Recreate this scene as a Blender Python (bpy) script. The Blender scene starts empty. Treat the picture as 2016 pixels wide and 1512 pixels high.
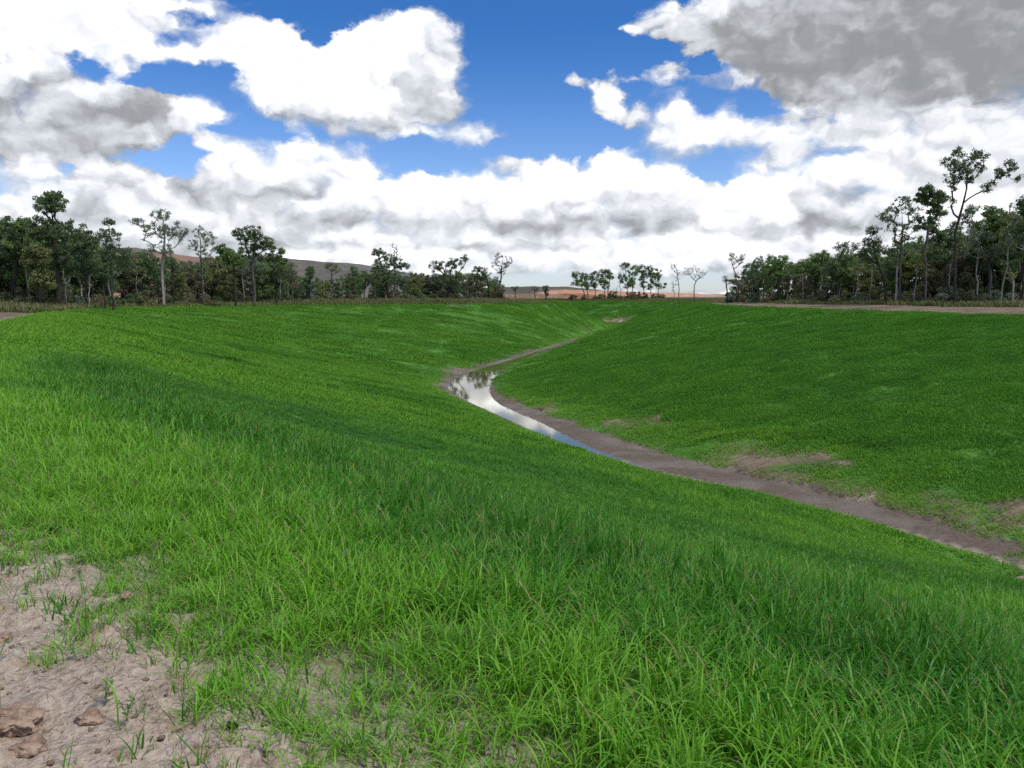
import bpy, math, random, os
import numpy as np
from mathutils import Vector, Matrix
Q = os.environ.get('QUICK', '')          # test switch: 'g' leaves the grass out
rng = np.random.default_rng(7); random.seed(7)
SC = bpy.context.scene
COL = SC.collection
# ------------------------------------------------------------------ camera
F = 1630.0; CX, CY = 1008.0, 756.0; HOR = 586.0; CAMZ = 1.7
TH = math.atan((CY-HOR)/F)
ct, st = math.cos(TH), math.sin(TH)
def ray(px, py):
    a = (np.asarray(px, float)-CX)/F; b = (CY-np.asarray(py, float))/F
    return a, ct+b*st, -st+b*ct
def unproj(px, py, z=0.0):
    a, y, zz = ray(px, py); t = (z-CAMZ)/zz
    return np.stack([a*t, y*t], -1)
def at(px, py, Y):
    a, y, zz = ray(px, py); t = Y/y
    return float(a*t), float(Y), float(CAMZ+zz*t)
cam = bpy.data.cameras.new('camera'); camo = bpy.data.objects.new('camera', cam); COL.objects.link(camo)
cam.sensor_width = 36; cam.lens = F/2016*36; cam.clip_start = .05; cam.clip_end = 12000
camo.location = (0, 0, CAMZ); camo.rotation_euler = (math.pi/2-TH, 0, 0); SC.camera = camo
# ------------------------------------------------------------------ helpers
def tag(o, label=None, cat=None, group=None, kind=None):
    if label: o['label'] = label
    if cat: o['category'] = cat
    if group: o['group'] = group
    if kind: o['kind'] = kind
    return o
def mesh_np(name, V, quads=None, tris=None, mat=None, smooth=True):
    me = bpy.data.meshes.new(name)
    V = np.asarray(V, np.float32).reshape(-1, 3)
    me.vertices.add(len(V)); me.vertices.foreach_set('co', V.ravel())
    nq = 0 if quads is None else len(quads); nt = 0 if tris is None else len(tris)
    parts = []
    if nq: parts.append(np.asarray(quads, np.int32).ravel())
    if nt: parts.append(np.asarray(tris, np.int32).ravel())
    loops = np.concatenate(parts)
    me.loops.add(len(loops)); me.loops.foreach_set('vertex_index', loops)
    me.polygons.add(nq+nt)
    ls = np.concatenate([np.arange(nq)*4, nq*4+np.arange(nt)*3]).astype(np.int32)
    me.polygons.foreach_set('loop_start', ls)
    me.polygons.foreach_set('use_smooth', np.full(nq+nt, smooth))
    me.update(calc_edges=True)
    if mat: me.materials.append(mat)
    return me
def obj(name, me, parent=None, loc=None):
    o = bpy.data.objects.new(name, me); COL.objects.link(o)
    if parent: o.parent = parent
    if loc is not None: o.location = loc
    return o
def empty(name, loc):
    o = bpy.data.objects.new(name, None); COL.objects.link(o); o.location = loc; o.empty_display_size = .3
    return o
# value noise in numpy
_perm = np.random.default_rng(3).random((256, 256))
def vnoise(x, y, seed=0):
    x = x+seed*17.3; y = y+seed*9.1
    xi = np.floor(x).astype(int); yi = np.floor(y).astype(int); fx = x-xi; fy = y-yi
    fx = fx*fx*(3-2*fx); fy = fy*fy*(3-2*fy)
    g = lambda i, j: _perm[i & 255, j & 255]
    return (g(xi, yi)*(1-fx)+g(xi+1, yi)*fx)*(1-fy)+(g(xi, yi+1)*(1-fx)+g(xi+1, yi+1)*fx)*fy
def fbm(x, y, o=4, seed=0, r=.5):
    s = 0; a = 1; t = 0
    for k in range(o):
        s = s+a*vnoise(x*2**k, y*2**k, seed+k*3); t += a; a *= r
    return s/t
def sstep(a, b, x):
    t = np.clip((x-a)/(b-a), 0, 1); return t*t*(3-2*t)
# ------------------------------------------------------------------ plan of the drain
def smooth_line(P, n=4):
    P = np.array(P, float); out = []
    for i in range(len(P)-1):
        p0 = P[max(i-1, 0)]; p1 = P[i]; p2 = P[i+1]; p3 = P[min(i+2, len(P)-1)]
        for k in range(n):
            t = k/n
            out.append(.5*((2*p1)+(-p0+p2)*t+(2*p0-5*p1+4*p2-p3)*t*t+(-p0+3*p1-3*p2+p3)*t**3))
    out.append(P[-1]); return np.array(out)
D = 8.0
def up(L, z, k=1.0): return [tuple(unproj(x, HOR+(y-HOR)*k, z)) for x, y in L]
CL = [(60, -90), (30, -45), (11, -16), (3.2, -3.5)] + up([(730, 1600), (480, 1400), (200, 1200), (10, 1035), (-60, 900), (-150, 790)], 0) + \
     up([(-60, 660), (0, 641), (80, 618), (200, 606.5), (330, 603), (560, 600.5), (800, 599.3), (1000, 598), (1110, 595.6)], 0, 1.11) + [(2, 322), (-60, 352), (-200, 400)]
FL = [(120, -70), (85, -25), (52, 8)] + up([(2200, 1180), (2016, 1108), (1800, 1043), (1560, 983), (1400, 944), (1230, 905), (1100, 862), (1000, 818), (920, 783), (884, 762), (882, 748), (905, 732), (960, 713), (1050, 688), (1120, 667), (1200, 641)], -D, 1.034) + [(33, 318), (10, 335), (-60, 372), (-200, 425)]
FR = [(122, -67), (88, -21), (56, 12)] + up([(2200, 1138), (2016, 1077), (1800, 1016), (1560, 955), (1400, 916), (1230, 868), (1100, 822), (1020, 792), (975, 768), (975, 750), (990, 732), (1010, 719), (1070, 694), (1130, 672), (1230, 641)], -D, 1.010) + [(42, 322), (15, 341), (-58, 378), (-200, 431)]
CR = [(175, -20), (140, 20), (90, 55)] + up([(2016, 617), (1850, 614.5), (1700, 611), (1550, 605.5), (1400, 600)], 0, 1.13) + [(57, 250), (70, 300), (64, 350), (30, 382), (-50, 420), (-200, 470)]
CL, FL, FR, CR = [smooth_line(p) for p in (CL, FL, FR, CR)]
def dist_line(X, Y, P):
    best = np.full(X.shape, 1e12)
    for (x0, y0), (x1, y1) in zip(P[:-1], P[1:]):
        dx, dy = x1-x0, y1-y0; L = dx*dx+dy*dy+1e-9
        t = np.clip(((X-x0)*dx+(Y-y0)*dy)/L, 0, 1)
        d = (X-x0-t*dx)**2+(Y-y0-t*dy)**2
        best = np.minimum(best, d)
    return np.sqrt(best)
def station(X, Y, P):
    best = np.full(X.shape, 1e12); S = np.zeros(X.shape); s = 0
    for (x0, y0), (x1, y1) in zip(P[:-1], P[1:]):
        dx, dy = x1-x0, y1-y0; L = dx*dx+dy*dy+1e-9
        t = np.clip(((X-x0)*dx+(Y-y0)*dy)/L, 0, 1)
        d = (X-x0-t*dx)**2+(Y-y0-t*dy)**2
        m = d < best; best = np.where(m, d, best); S = np.where(m, s+t*math.sqrt(L), S); s += math.sqrt(L)
    return S
def inside(X, Y, P):
    c = np.zeros(X.shape, bool); n = len(P)
    for i in range(n):
        x0, y0 = P[i]; x1, y1 = P[(i+1) % n]
        if y0 == y1: continue
        m = ((y0 > Y) != (y1 > Y)) & (X < (x1-x0)*(Y-y0)/(y1-y0)+x0)
        c ^= m
    return c
POLC = np.concatenate([CL, CR[::-1]]); POLF = np.concatenate([FL, FR[::-1]])
WP = smooth_line(up([(1262, 915), (1230, 908), (1150, 888), (1100, 872), (1000, 826), (940, 799), (886, 766), (888, 748), (925, 728), (980, 712), (1050, 692)], -D, 1.032) +
     up([(1062, 693), (1030, 707), (1000, 722), (985, 735), (968, 752), (964, 772), (985, 797), (1060, 830), (1110, 855), (1170, 884), (1215, 900), (1262, 916)], -D), 3)
BARE = []     # (x, y, radius, strength) bare soil spots, filled below
def fields(X, Y):
    inC = inside(X, Y, POLC); inF = inside(X, Y, POLF)
    dl = dist_line(X, Y, CL); dr = dist_line(X, Y, CR)
    dfl = dist_line(X, Y, FL); dfr = dist_line(X, Y, FR)
    return inC, inF, dl, dr, dfl, dfr
def height(X, Y, full=False, fine=True):
    X = np.asarray(X, float); Y = np.asarray(Y, float); sh = X.shape; X = X.ravel(); Y = Y.ravel()
    inC, inF, dl, dr, dfl, dfr = fields(X, Y)
    dt = np.minimum(dl, dr); df = np.minimum(dfl, dfr)
    wob = (fbm(X*.03, Y*.03, 3, 5)-.5)
    u = np.clip(dt/(dt+df+1e-6), 0, 1)
    a, w = .05, .045
    f = (np.sqrt((u-a)**2+w*w)+(u-a)); f0 = math.sqrt(a*a+w*w)-a; f1 = math.sqrt((1-a)**2+w*w)+(1-a)
    f = (f-f0)/(f1-f0)
    # slightly steeper toe
    zc = -D*(f+.0*np.sin(f*math.pi))
    z = np.where(inC, np.where(inF, -D, zc), 0.0)
    edge = np.clip(np.minimum(u, 1-u)*8, 0, 1)*inC*(~inF)
    if fine:
        S = station(X, Y, FL)
        left = dl < dr
        rill = fbm(S*.32+.15*df, df*.035, 3, 11)-.5
        z = z+edge*(rill*np.where(left & (Y > 45), .95, .3)+(wob*.7+(fbm(X*.11, Y*.11, 3, 15)-.5)*.5)*np.where(Y > 12, 1, .0)) * sstep(6, 25, np.hypot(X, Y))
    # floor: water bed by signed distance to the pool outline
    near = (np.abs(Y-95) < 80) & (np.abs(X) < 40)
    sd = np.full(X.shape, 50.0)
    if near.any():
        d = dist_line(X[near], Y[near], np.vstack([WP, WP[:1]])); ii = inside(X[near], Y[near], WP)
        d = d+(fbm(X[near]*.7, Y[near]*.7, 3, 8)-.5)*.5
        sd[near] = np.where(ii, -d, d)
    zf = -D+np.clip(sd*.07, -.14, .10)
    lump = (fbm(X*1.1, Y*1.1, 4, 21)-.5)*.10
    z = np.where(inF, zf+lump*(sd > .7), z)
    z = np.where(inC & ~inF & (df < 1.5) & (sd < 50), np.maximum(z, -D+.03+.2*df*0), z)
    # ragged toe of the banks
    toe = inC*(~inF)*np.exp(-((df-.7)/.8)**2)
    z = z+toe*(fbm(X*.9, Y*.9, 4, 31)-.35)*.45*np.where(dfr < dfl, 1., .0)
    # plains outside
    r = np.hypot(X, Y)
    out = ~inC
    right = X > 20
    z = z+out*(sstep(2, 16, dt)*np.where(dr < dl, .5, .45)+(fbm(X*.08, Y*.08, 3, 2)-.5)*.35*sstep(3, 14, dt)*sstep(25, 60, r))
    z = z+out*sstep(420, 1500, r)*(6.5+2*(fbm(X*.002, Y*.002, 2, 9)-.5))*sstep(-200, 100, X+.05*Y)
    # near crest ground: clods, ruts, scuffs
    nr = out*sstep(14, 8, r)
    cl = fbm(X*7, Y*7, 4, 41, .6)
    z = z+nr*((fbm(X*1.3, Y*1.3, 3, 43)-.5)*.14+np.clip(cl-.52, 0, 1)*.26+(fbm(X*26, Y*26, 2, 44)-.5)*.018)
    z = z+np.where(inC, sstep(14, 8, r)*sstep(2.2, 0, dl)*((fbm(X*1.3, Y*1.3, 3, 43)-.5)*.14+np.clip(cl-.52, 0, 1)*.22), 0)
    z = z.reshape(sh)
    if full:
        return z, tuple(v.reshape(sh) for v in (inC, inF, dl, dr, dfl, dfr, sd, u))
    return z
def ground_hit(px, py, tmax=500):
    a, y, zz = [float(v) for v in ray(px, py)]
    t = np.exp(np.linspace(math.log(2), math.log(tmax), 1500))
    h = height(a*t, y*t); dz = CAMZ+zz*t-h
    k = np.argmax(dz < 0)
    if dz[k] >= 0: return None
    return a*t[k], y*t[k], h[k]
# bare or thin patches: photo pixel, radius across (m), along-view stretch
def add_bare(px, py, r, s):
    p = ground_hit(px, py)
    if p: BARE.append((p[0], p[1], r, s))
for b in [(1450, 905, 1.8, .6), (1500, 905, 2.2, .75), (1560, 900, 1.7, .6), (1480, 928, 1.7, .62), (1525, 930, 1.6, .6), (1655, 911, 1.1, .95), (1680, 914, .8, .95), (1610, 898, .9, .9),
          (1590, 950, 1.6, .7), (1700, 985, 1.8, .7), (1745, 1010, 1.7, .75), (1800, 1030, 1.5, .7), (1640, 970, 1.3, .6), (1900, 1045, 1.4, .6), (1860, 1010, 1.6, .55),
          (1255, 826, .9, .7), (1290, 828, 1.0, .95), (1205, 832, .9, .8), (1240, 842, 1.1, .5), (1318, 831, .6, .9),
          (2000, 1010, .9, 1.), (1985, 1025, .8, 1.), (2012, 995, .9, 1.), (1968, 1045, .6, .9), (1075, 800, 1.6, .7), (1160, 655, 3, .5),
          (893, 768, 2.3, 1.), (885, 757, 2.0, 1.), (902, 742, 2.2, .9), (915, 733, 2.4, .9), (1213, 634, 5.2, 1.), (1203, 632, 4.0, 1.), (1222, 631, 4.0, 1.),
          (1100, 681, 2.2, .8), (1140, 668, 2.4, .7), (1065, 690, 1.8, .9)]:
    add_bare(*b)
def bare_mask(X, Y, k=1.0):
    m = np.zeros(np.shape(X))
    n = (fbm(X*.8, Y*.8, 4, 61)-.5)*1.6
    for x, y, r, s in BARE:
        rr = np.hypot(X-x, (Y-y)*.75)/(r*k)
        m = np.maximum(m, s*np.clip(1.35-rr+n*.7, 0, 1))
    return np.clip(m*1.4, 0, 1)
# ------------------------------------------------------------------ material helpers
class NT:
    def __init__(s, tree): s.t = tree; s.n = tree.nodes; s.l = tree.links
    def add(s, typ, **kw):
        n = s.n.new(typ)
        for k, v in kw.items(): setattr(n, k, v)
        return n
    def link(s, a, b): s.l.new(a, b)
    def put(s, sock, v):
        if isinstance(v, bpy.types.NodeSocket): s.l.new(v, sock)
        else: sock.default_value = v
    def math(s, op, a, b=0.0, c=0.0, clamp=False):
        n = s.add('ShaderNodeMath', operation=op, use_clamp=clamp)
        s.put(n.inputs[0], a); s.put(n.inputs[1], b)
        if op in ('MULTIPLY_ADD', 'SMOOTH_MIN', 'COMPARE'): s.put(n.inputs[2], c)
        return n.outputs[0]
    def vmath(s, op, a, b=None, scale=None):
        n = s.add('ShaderNodeVectorMath', operation=op); s.put(n.inputs[0], a)
        if b is not None: s.put(n.inputs[1], b)
        if scale is not None: s.put(n.inputs['Scale'], scale)
        return n.outputs['Value'] if op in ('LENGTH', 'DOT_PRODUCT') else n.outputs[0]
    def mix(s, f, a, b, mode='MIX'):
        n = s.add('ShaderNodeMix', data_type='RGBA', blend_type=mode); s.put(n.inputs[0], f)
        s.put(n.inputs[6], a if isinstance(a, bpy.types.NodeSocket) else (*a[:3], 1)); s.put(n.inputs[7], b if isinstance(b, bpy.types.NodeSocket) else (*b[:3], 1))
        return n.outputs[2]
    def noise(s, vec, scale, detail=4, rough=.55, dist=0, lac=2.0, dim='3D'):
        n = s.add('ShaderNodeTexNoise', noise_dimensions=dim); s.put(n.inputs['Vector'], vec); s.put(n.inputs['Scale'], scale)
        n.inputs['Detail'].default_value = detail; n.inputs['Roughness'].default_value = rough; n.inputs['Distortion'].default_value = dist; n.inputs['Lacunarity'].default_value = lac
        return n.outputs[0]
    def rng(s, v, a, b, c=0., d=1., smooth=True):
        n = s.add('ShaderNodeMapRange', interpolation_type='SMOOTHSTEP' if smooth else 'LINEAR'); s.put(n.inputs[0], v)
        for i, x in zip((1, 2, 3, 4), (a, b, c, d)): s.put(n.inputs[i], x)
        return n.outputs[0]
    def attr(s, name, typ='GEOMETRY', out='Fac'):
        n = s.add('ShaderNodeAttribute', attribute_name=name, attribute_type=typ); return n.outputs[out]
def material(name):
    m = bpy.data.materials.new(name); m.use_nodes = True; m.node_tree.nodes.clear()
    t = NT(m.node_tree); out = t.add('ShaderNodeOutputMaterial'); return m, t, out
def principled(t, out, col, rough=.8, spec=.3, normal=None):
    p = t.add('ShaderNodeBsdfPrincipled'); t.put(p.inputs['Base Color'], col if isinstance(col, bpy.types.NodeSocket) else (*col, 1))
    t.put(p.inputs['Roughness'], rough); t.put(p.inputs['Specular IOR Level'], spec)
    if normal is not None: t.link(normal, p.inputs['Normal'])
    if out: t.link(p.outputs[0], out.inputs['Surface'])
    return p
def bump(t, h, strength, dist):
    b = t.add('ShaderNodeBump'); t.put(b.inputs['Height'], h); b.inputs['Strength'].default_value = strength; b.inputs['Distance'].default_value = dist
    return b.outputs[0]
# terrain material
def mat_terrain():
    m, t, out = material('ground_soil_and_turf')
    geo = t.add('ShaderNodeNewGeometry'); P = geo.outputs['Position']
    mud = t.attr('mud'); dirt = t.attr('dirt'); field = t.attr('field'); pale = t.attr('pale')
    n1 = t.noise(P, .35, 5, .6); n2 = t.noise(P, 6, 5, .65); n3 = t.noise(P, 30, 4, .6); n0 = t.noise(P, .05, 4, .6)
    # under the grass: dark green thatch
    g = t.mix(t.rng(n2, .3, .7), (.045, .125, .016), (.080, .200, .026))
    g = t.mix(t.rng(n1, .35, .7), g, (.060, .165, .020))
    g = t.mix(t.math('MULTIPLY', t.attr('far'), .8), g, t.mix(t.rng(n1, .35, .65), (.066, .195, .022), (.100, .260, .030)))
    # dirt of the crest tracks: pinkish grey sand with redder damp spots
    d = t.mix(t.rng(n3, .3, .72), (.35, .275, .205), (.54, .445, .350))
    d = t.mix(t.rng(n2, .50, .72), d, (.31, .205, .140))
    d = t.mix(t.rng(n1, .45, .8), d, (.40, .27, .185))
    dfar = t.mix(t.rng(n1, .3, .7), (.20, .138, .088), (.33, .245, .165))
    d = t.mix(t.attr('far'), d, dfar)
    d = t.mix(pale, d, (.62, .52, .38))
    md = t.mix(t.rng(n2, .3, .7), (.105, .075, .050), (.178, .132, .092))
    md = t.mix(t.rng(n1, .4, .65), md, (.200, .155, .112))
    f = t.mix(t.rng(n1, .3, .7), (.090, .098, .035), (.20, .165, .085))
    f = t.mix(t.rng(n0, .4, .65), f, (.15, .120, .065))
    c = t.mix(field, g, f); c = t.mix(dirt, c, d); c = t.mix(mud, c, md)
    h = t.math('ADD', n3, t.math('MULTIPLY', n2, 1.5))
    nr = bump(t, h, .55, .035)
    mp = t.add('ShaderNodeMapping', vector_type='TEXTURE'); mp.inputs['Rotation'].default_value = (0, 0, math.radians(23)); mp.inputs['Scale'].default_value = (2.2, .32, 1); t.link(P, mp.inputs[0])
    rl = t.noise(mp.outputs[0], 1.0, 4, .6); k = t.math('MULTIPLY', t.math('MULTIPLY', dirt, t.attr('far')), t.math('SUBTRACT', 1.0, mud, clamp=True))
    br = t.add('ShaderNodeBump'); t.link(t.math('MULTIPLY', rl, k), br.inputs['Height']); br.inputs['Strength'].default_value = .9; br.inputs['Distance'].default_value = .9; t.link(nr, br.inputs['Normal']); nr = br.outputs[0]
    b2 = t.add('ShaderNodeBump'); t.link(n2, b2.inputs['Height']); b2.inputs['Strength'].default_value = .35; b2.inputs['Distance'].default_value = .2; t.link(nr, b2.inputs['Normal'])
    wet = t.math('MULTIPLY', mud, t.rng(n1, .35, .6))
    r = t.math('SUBTRACT', .92, t.math('MULTIPLY', wet, .38))
    principled(t, out, c, r, .3, b2.outputs[0]); return m
# ------------------------------------------------------------------ terrain sheet
def axis(segs):
    v = []
    for a, b, s in segs: v.append(np.arange(a, b, s))
    return np.concatenate(v+[[segs[-1][1]]])
def geo(a, b, s0, g):
    v = [a]; s = s0
    while abs(v[-1]) < abs(b): v.append(v[-1]+math.copysign(s, b)); s *= g
    return np.array(v[1:])
xs = np.concatenate([geo(-90, -6000, .7, 1.12)[::-1], axis([(-90, -18, .7), (-18, -7, .22), (-7, -4.8, .07), (-4.8, .8, .028), (.8, 3, .08), (3, 14, .3), (14, 30, .36), (30, 90, .7)]), geo(90, 6000, .7, 1.12)])
ys = np.concatenate([geo(2.0, -400, .15, 1.15)[::-1], axis([(2.0, 7.8, .03), (7.8, 12, .08), (12, 28, .22), (28, 125, .38), (125, 400, .8)]), geo(400, 9000, .9, 1.08)])
XX, YY = np.meshgrid(xs, ys)
ZZ, (inC, inF, dl, dr, dfl, dfr, sdw, uu) = height(XX, YY, True)
ZZ = ZZ-2.5*np.clip((np.hypot(XX, YY)-5000)/3000, 0, 2)
nx, ny = len(xs), len(ys)
idx = np.arange(nx*ny).reshape(ny, nx)
quads = np.stack([idx[:-1, :-1], idx[:-1, 1:], idx[1:, 1:], idx[1:, :-1]], -1).reshape(-1, 4)
me = mesh_np('ground', np.stack([XX, YY, ZZ], -1), quads=quads, mat=mat_terrain())
ground = obj('ground', me); tag(ground, kind='structure')
dt = np.minimum(dl, dr); df = np.minimum(dfl, dfr); R = np.hypot(XX, YY)
jag = (fbm(XX*.9, YY*.9, 4, 77)-.5)
def zones(X, Y, inC, inF, dl, dr, dfl, dfr):
    dt = np.minimum(dl, dr); df = np.minimum(dfl, dfr); R = np.hypot(X, Y)
    j = fbm(X*.9, Y*.9, 4, 77)-.5; j2 = fbm(X*4, Y*4, 3, 78)-.5
    toe = np.where(dfr < dfl, .35, .05)*sstep(-.4, .25, fbm(X*.25, Y*.25, 2, 80)-.5)*1.5
    toe = np.where((X < 5) & (Y > 60) & (dfl < dfr), 1.3, toe)
    mud = np.where(inF, 1.0, inC*np.clip((toe+j*2.2-df)/.5, 0, 1))
    mud = mud*sstep(235, 165, Y-(j*30))
    bare = bare_mask(X, Y)
    # camera-side track: dirt; width of the strip outside the crest
    nearedge = sstep(.45, -.35, (np.where(inC, dl, -dl)+j*1.2+j2*.5)-.1)*(R < 30)
    wR = 15.0*sstep(300, 190, Y)+1.5; wL = np.where(Y < 90, 7.0, 1.6)
    nearedge = np.maximum(nearedge, .85*sstep(1.6, .1, np.where(inC, dl, -dl)+j*1.2)*(R < 30))
    track = (~inC)*np.where(dr < dl, np.clip((wR+j*7-dt)/1.5, 0, 1), np.clip((wL+j*3-dt)/1.0, 0, 1))
    dirt = np.maximum(np.maximum(track, nearedge), bare)
    field = (~inC)*1.0
    return mud, dirt, field, bare
mud, dirt, field, bare = zones(XX, YY, inC, inF, dl, dr, dfl, dfr)
pale = np.clip((~inC)*np.exp(-((dt-.9-jag)/.6)**2)*(R > 30)*.9+inF*np.exp(-((dfl-.12)/.16)**2)*.9*(sdw > 1.2), 0, 1)
pale = np.maximum(pale, (bare > .9)*.45*sstep(.5, .7, fbm(XX*.5, YY*.5, 3, 5)))
mud = np.where(inF & (dfl < .35) & (sdw > 1.2), mud*.35, mud)
dirt = np.where(inF & (YY < 160), 1.0, dirt)
for nm, v in (('mud', mud), ('dirt', dirt), ('field', field), ('pale', pale), ('far', sstep(12, 40, R))):
    a = me.attributes.new(nm, 'FLOAT', 'POINT'); a.data.foreach_set('value', np.asarray(v, np.float32).ravel())
# ------------------------------------------------------------------ water
def mat_water():
    m, t, out = material('muddy_water')
    P = t.add('ShaderNodeNewGeometry').outputs['Position']
    n = t.noise(P, 1.6, 3, .5)
    c = t.mix(t.rng(t.noise(P, .15, 2), .35, .65), (.095, .088, .022), (.12, .105, .035))
    p = principled(t, out, c, .03, .5, bump(t, n, .05, .02)); p.inputs['IOR'].default_value = 1.33
    return m
def buffer_poly(P, d):
    c = P.mean(0); out = []
    n = len(P)
    for i in range(n):
        tn = P[(i+1) % n]-P[i-1]; nn = np.array([tn[1], -tn[0]]); nn /= np.linalg.norm(nn)+1e-9
        out.append(P[i]+nn*d)
    return np.array(out)
import bmesh
xw = np.arange(-14, 18, .5); yw = np.arange(40, 165, .5)
A, B = np.meshgrid(xw, yw); dw = dist_line(A, B, np.vstack([WP, WP[:1]])); keep = inside(A, B, WP) | (dw < 1.0)
iw = np.arange(A.size).reshape(A.shape)
kq = keep[:-1, :-1] & keep[:-1, 1:] & keep[1:, 1:] & keep[1:, :-1]
qw = np.stack([iw[:-1, :-1], iw[:-1, 1:], iw[1:, 1:], iw[1:, :-1]], -1)[kq]
used, inv = np.unique(qw, return_inverse=True)
V = np.stack([A.ravel(), B.ravel(), np.full(A.size, -D)], -1)[used]
water = obj('water', mesh_np('water', V, quads=inv.reshape(-1, 4), mat=mat_water())); tag(water, kind='structure')
# ------------------------------------------------------------------ hills (far spoil banks)
def mat_hill(name, cols, sc, mode=0):
    m, t, out = material(name)
    P = t.add('ShaderNodeNewGeometry').outputs['Position']
    n = t.noise(P, sc, 6, .65); n2 = t.noise(P, sc*6, 5, .6)
    c = t.mix(t.rng(n, .38, .62), cols[0], cols[1])
    c = t.mix(t.rng(n2, .45, .75), c, cols[2])
    if mode:
        sx = t.add('ShaderNodeSeparateXYZ'); t.link(P, sx.inputs[0])
        k = t.math('MULTIPLY', t.rng(sx.outputs[0], -376, -360), t.rng(sx.outputs[0], -318, -336))
        k = t.math('MULTIPLY', k, t.rng(n, .3, .5))
        c = t.mix(k, c, (.31, .19, .13))
    principled(t, out, c, .95, .1, bump(t, n2, .8, 6)); return m
def ridge(name, prof, Y, depth, mat, seed, rough=.07, label=None):
    px = np.arange(prof[0][0], prof[-1][0]+1, 3.0)
    py = np.interp(px, [p[0] for p in prof], [p[1] for p in prof])
    n = 26; rows = []
    for k in range(n):
        t = k/(n-1)*2-1                              # -1 front foot .. 0 top .. 1 back foot
        yy = Y+t*depth
        a, ry, rz = ray(px, py); T = Y/ry; X = a*T; zt = CAMZ+rz*T
        base = -3.0
        s = np.clip(1-np.abs(t)**1.3, 0, 1)
        z = base+(zt-base)*s
        z = z+(fbm(X*.02, np.full_like(X, yy*.02), 4, seed)-.5)*(zt-base)*rough*8*s*(1-s)+(fbm(X*.06, np.full_like(X, yy*.05), 3, seed+4)-.5)*(zt-base)*rough
        rows.append(np.stack([X, np.full_like(X, yy)+(fbm(X*.01, X*0, 2, seed)-.5)*depth*.5, z], -1))
    V = np.array(rows); i = np.arange(V.shape[0]*V.shape[1]).reshape(V.shape[:2])
    q = np.stack([i[:-1, :-1], i[:-1, 1:], i[1:, 1:], i[1:, :-1]], -1).reshape(-1, 4)
    o = obj(name, mesh_np(name, V, quads=q, mat=mat)); tag(o, kind='structure'); return o
ridge('hill', [(-500, 500), (-200, 470), (0, 485), (160, 486), (230, 486), (290, 490), (370, 503), (440, 508), (560, 508), (650, 516), (710, 520), (770, 531), (850, 545), (900, 556), (960, 566), (1010, 580)], 900, 170,
      mat_hill('hill_scree', [(.145, .135, .110), (.185, .170, .145), (.105, .105, .070)], .02, 1), 3)
ridge('hill', [(860, 582), (920, 567), (1000, 564), (1060, 563), (1120, 564), (1180, 571), (1230, 580), (1270, 586)], 1150, 120,
      mat_hill('hill_scrub', [(.12, .105, .09), (.17, .15, .12), (.09, .09, .06)], .03), 14)
ridge('spoil_bank', [(1040, 580), (1075, 572), (1110, 570), (1180, 572), (1280, 575), (1350, 577), (1420, 581), (1470, 586)], 820, 60,
      mat_hill('spoil_orange', [(.56, .30, .18), (.66, .40, .26), (.50, .27, .16)], .03), 24)
ridge('spoil_bank', [(1060, 586), (1090, 579), (1120, 577), (1150, 578), (1190, 583), (1220, 587)], 600, 30,
      mat_hill('spoil_red', [(.34, .15, .08), (.40, .20, .11), (.30, .13, .07)], .05), 34)
ridge('spoil_bank', [(960, 585), (1000, 578), (1060, 577), (1100, 580), (1130, 586)], 560, 26,
      mat_hill('spoil_rills', [(.30, .19, .12), (.38, .25, .16), (.22, .17, .10)], .06), 44, .16)
# ------------------------------------------------------------------ leaf, bark materials
def mat_leaf(name, a, b, sc=.8, trans=.38):
    m, t, out = material(name)
    P = t.add('ShaderNodeNewGeometry').outputs['Position']
    oi = t.add('ShaderNodeObjectInfo').outputs['Random']
    c = t.mix(t.rng(t.noise(P, sc, 3), .32, .68), a, b)
    c = t.mix(t.math('MULTIPLY', oi, .35), c, tuple(x*1.5 for x in b))
    p = principled(t, None, c, .45, .35)
    tr = t.add('ShaderNodeBsdfTranslucent'); t.link(c, tr.inputs[0])
    mx = t.add('ShaderNodeMixShader'); mx.inputs[0].default_value = trans
    t.link(p.outputs[0], mx.inputs[1]); t.link(tr.outputs[0], mx.inputs[2]); t.link(mx.outputs[0], out.inputs[0]); return m
def mat_bark(name, a, b):
    m, t, out = material(name)
    tc = t.add('ShaderNodeTexCoord').outputs['Object']
    mp = t.add('ShaderNodeMapping'); mp.inputs['Scale'].default_value = (3, 3, .6); t.link(tc, mp.inputs[0])
    n = t.noise(mp.outputs[0], 2, 5, .65)
    principled(t, out, t.mix(t.rng(n, .35, .65), a, b), .9, .15, bump(t, n, .5, .05)); return m
LEAF = {'dark': mat_leaf('leaf_dark_olive', (0.079, 0.121, 0.052), (0.144, 0.205, 0.082)),
        'green': mat_leaf('leaf_green', (0.109, 0.174, 0.052), (0.188, 0.287, 0.079)),
        'grey': mat_leaf('leaf_grey_green', (0.127, 0.167, 0.107), (0.211, 0.257, 0.167)),
        'olive': mat_leaf('leaf_olive', (0.144, 0.174, 0.061), (0.242, 0.271, 0.096)),
        'brown': mat_leaf('leaf_brown_green', (0.150, 0.137, 0.073), (0.217, 0.199, 0.109))}
BARK = {'dark': mat_bark('bark_dark', (.025, .021, .018), (.065, .055, .047)),
        'grey': mat_bark('bark_grey', (.055, .048, .042), (.13, .115, .10)),
        'pale': mat_bark('bark_pale', (.20, .185, .165), (.42, .39, .35))}
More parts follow.
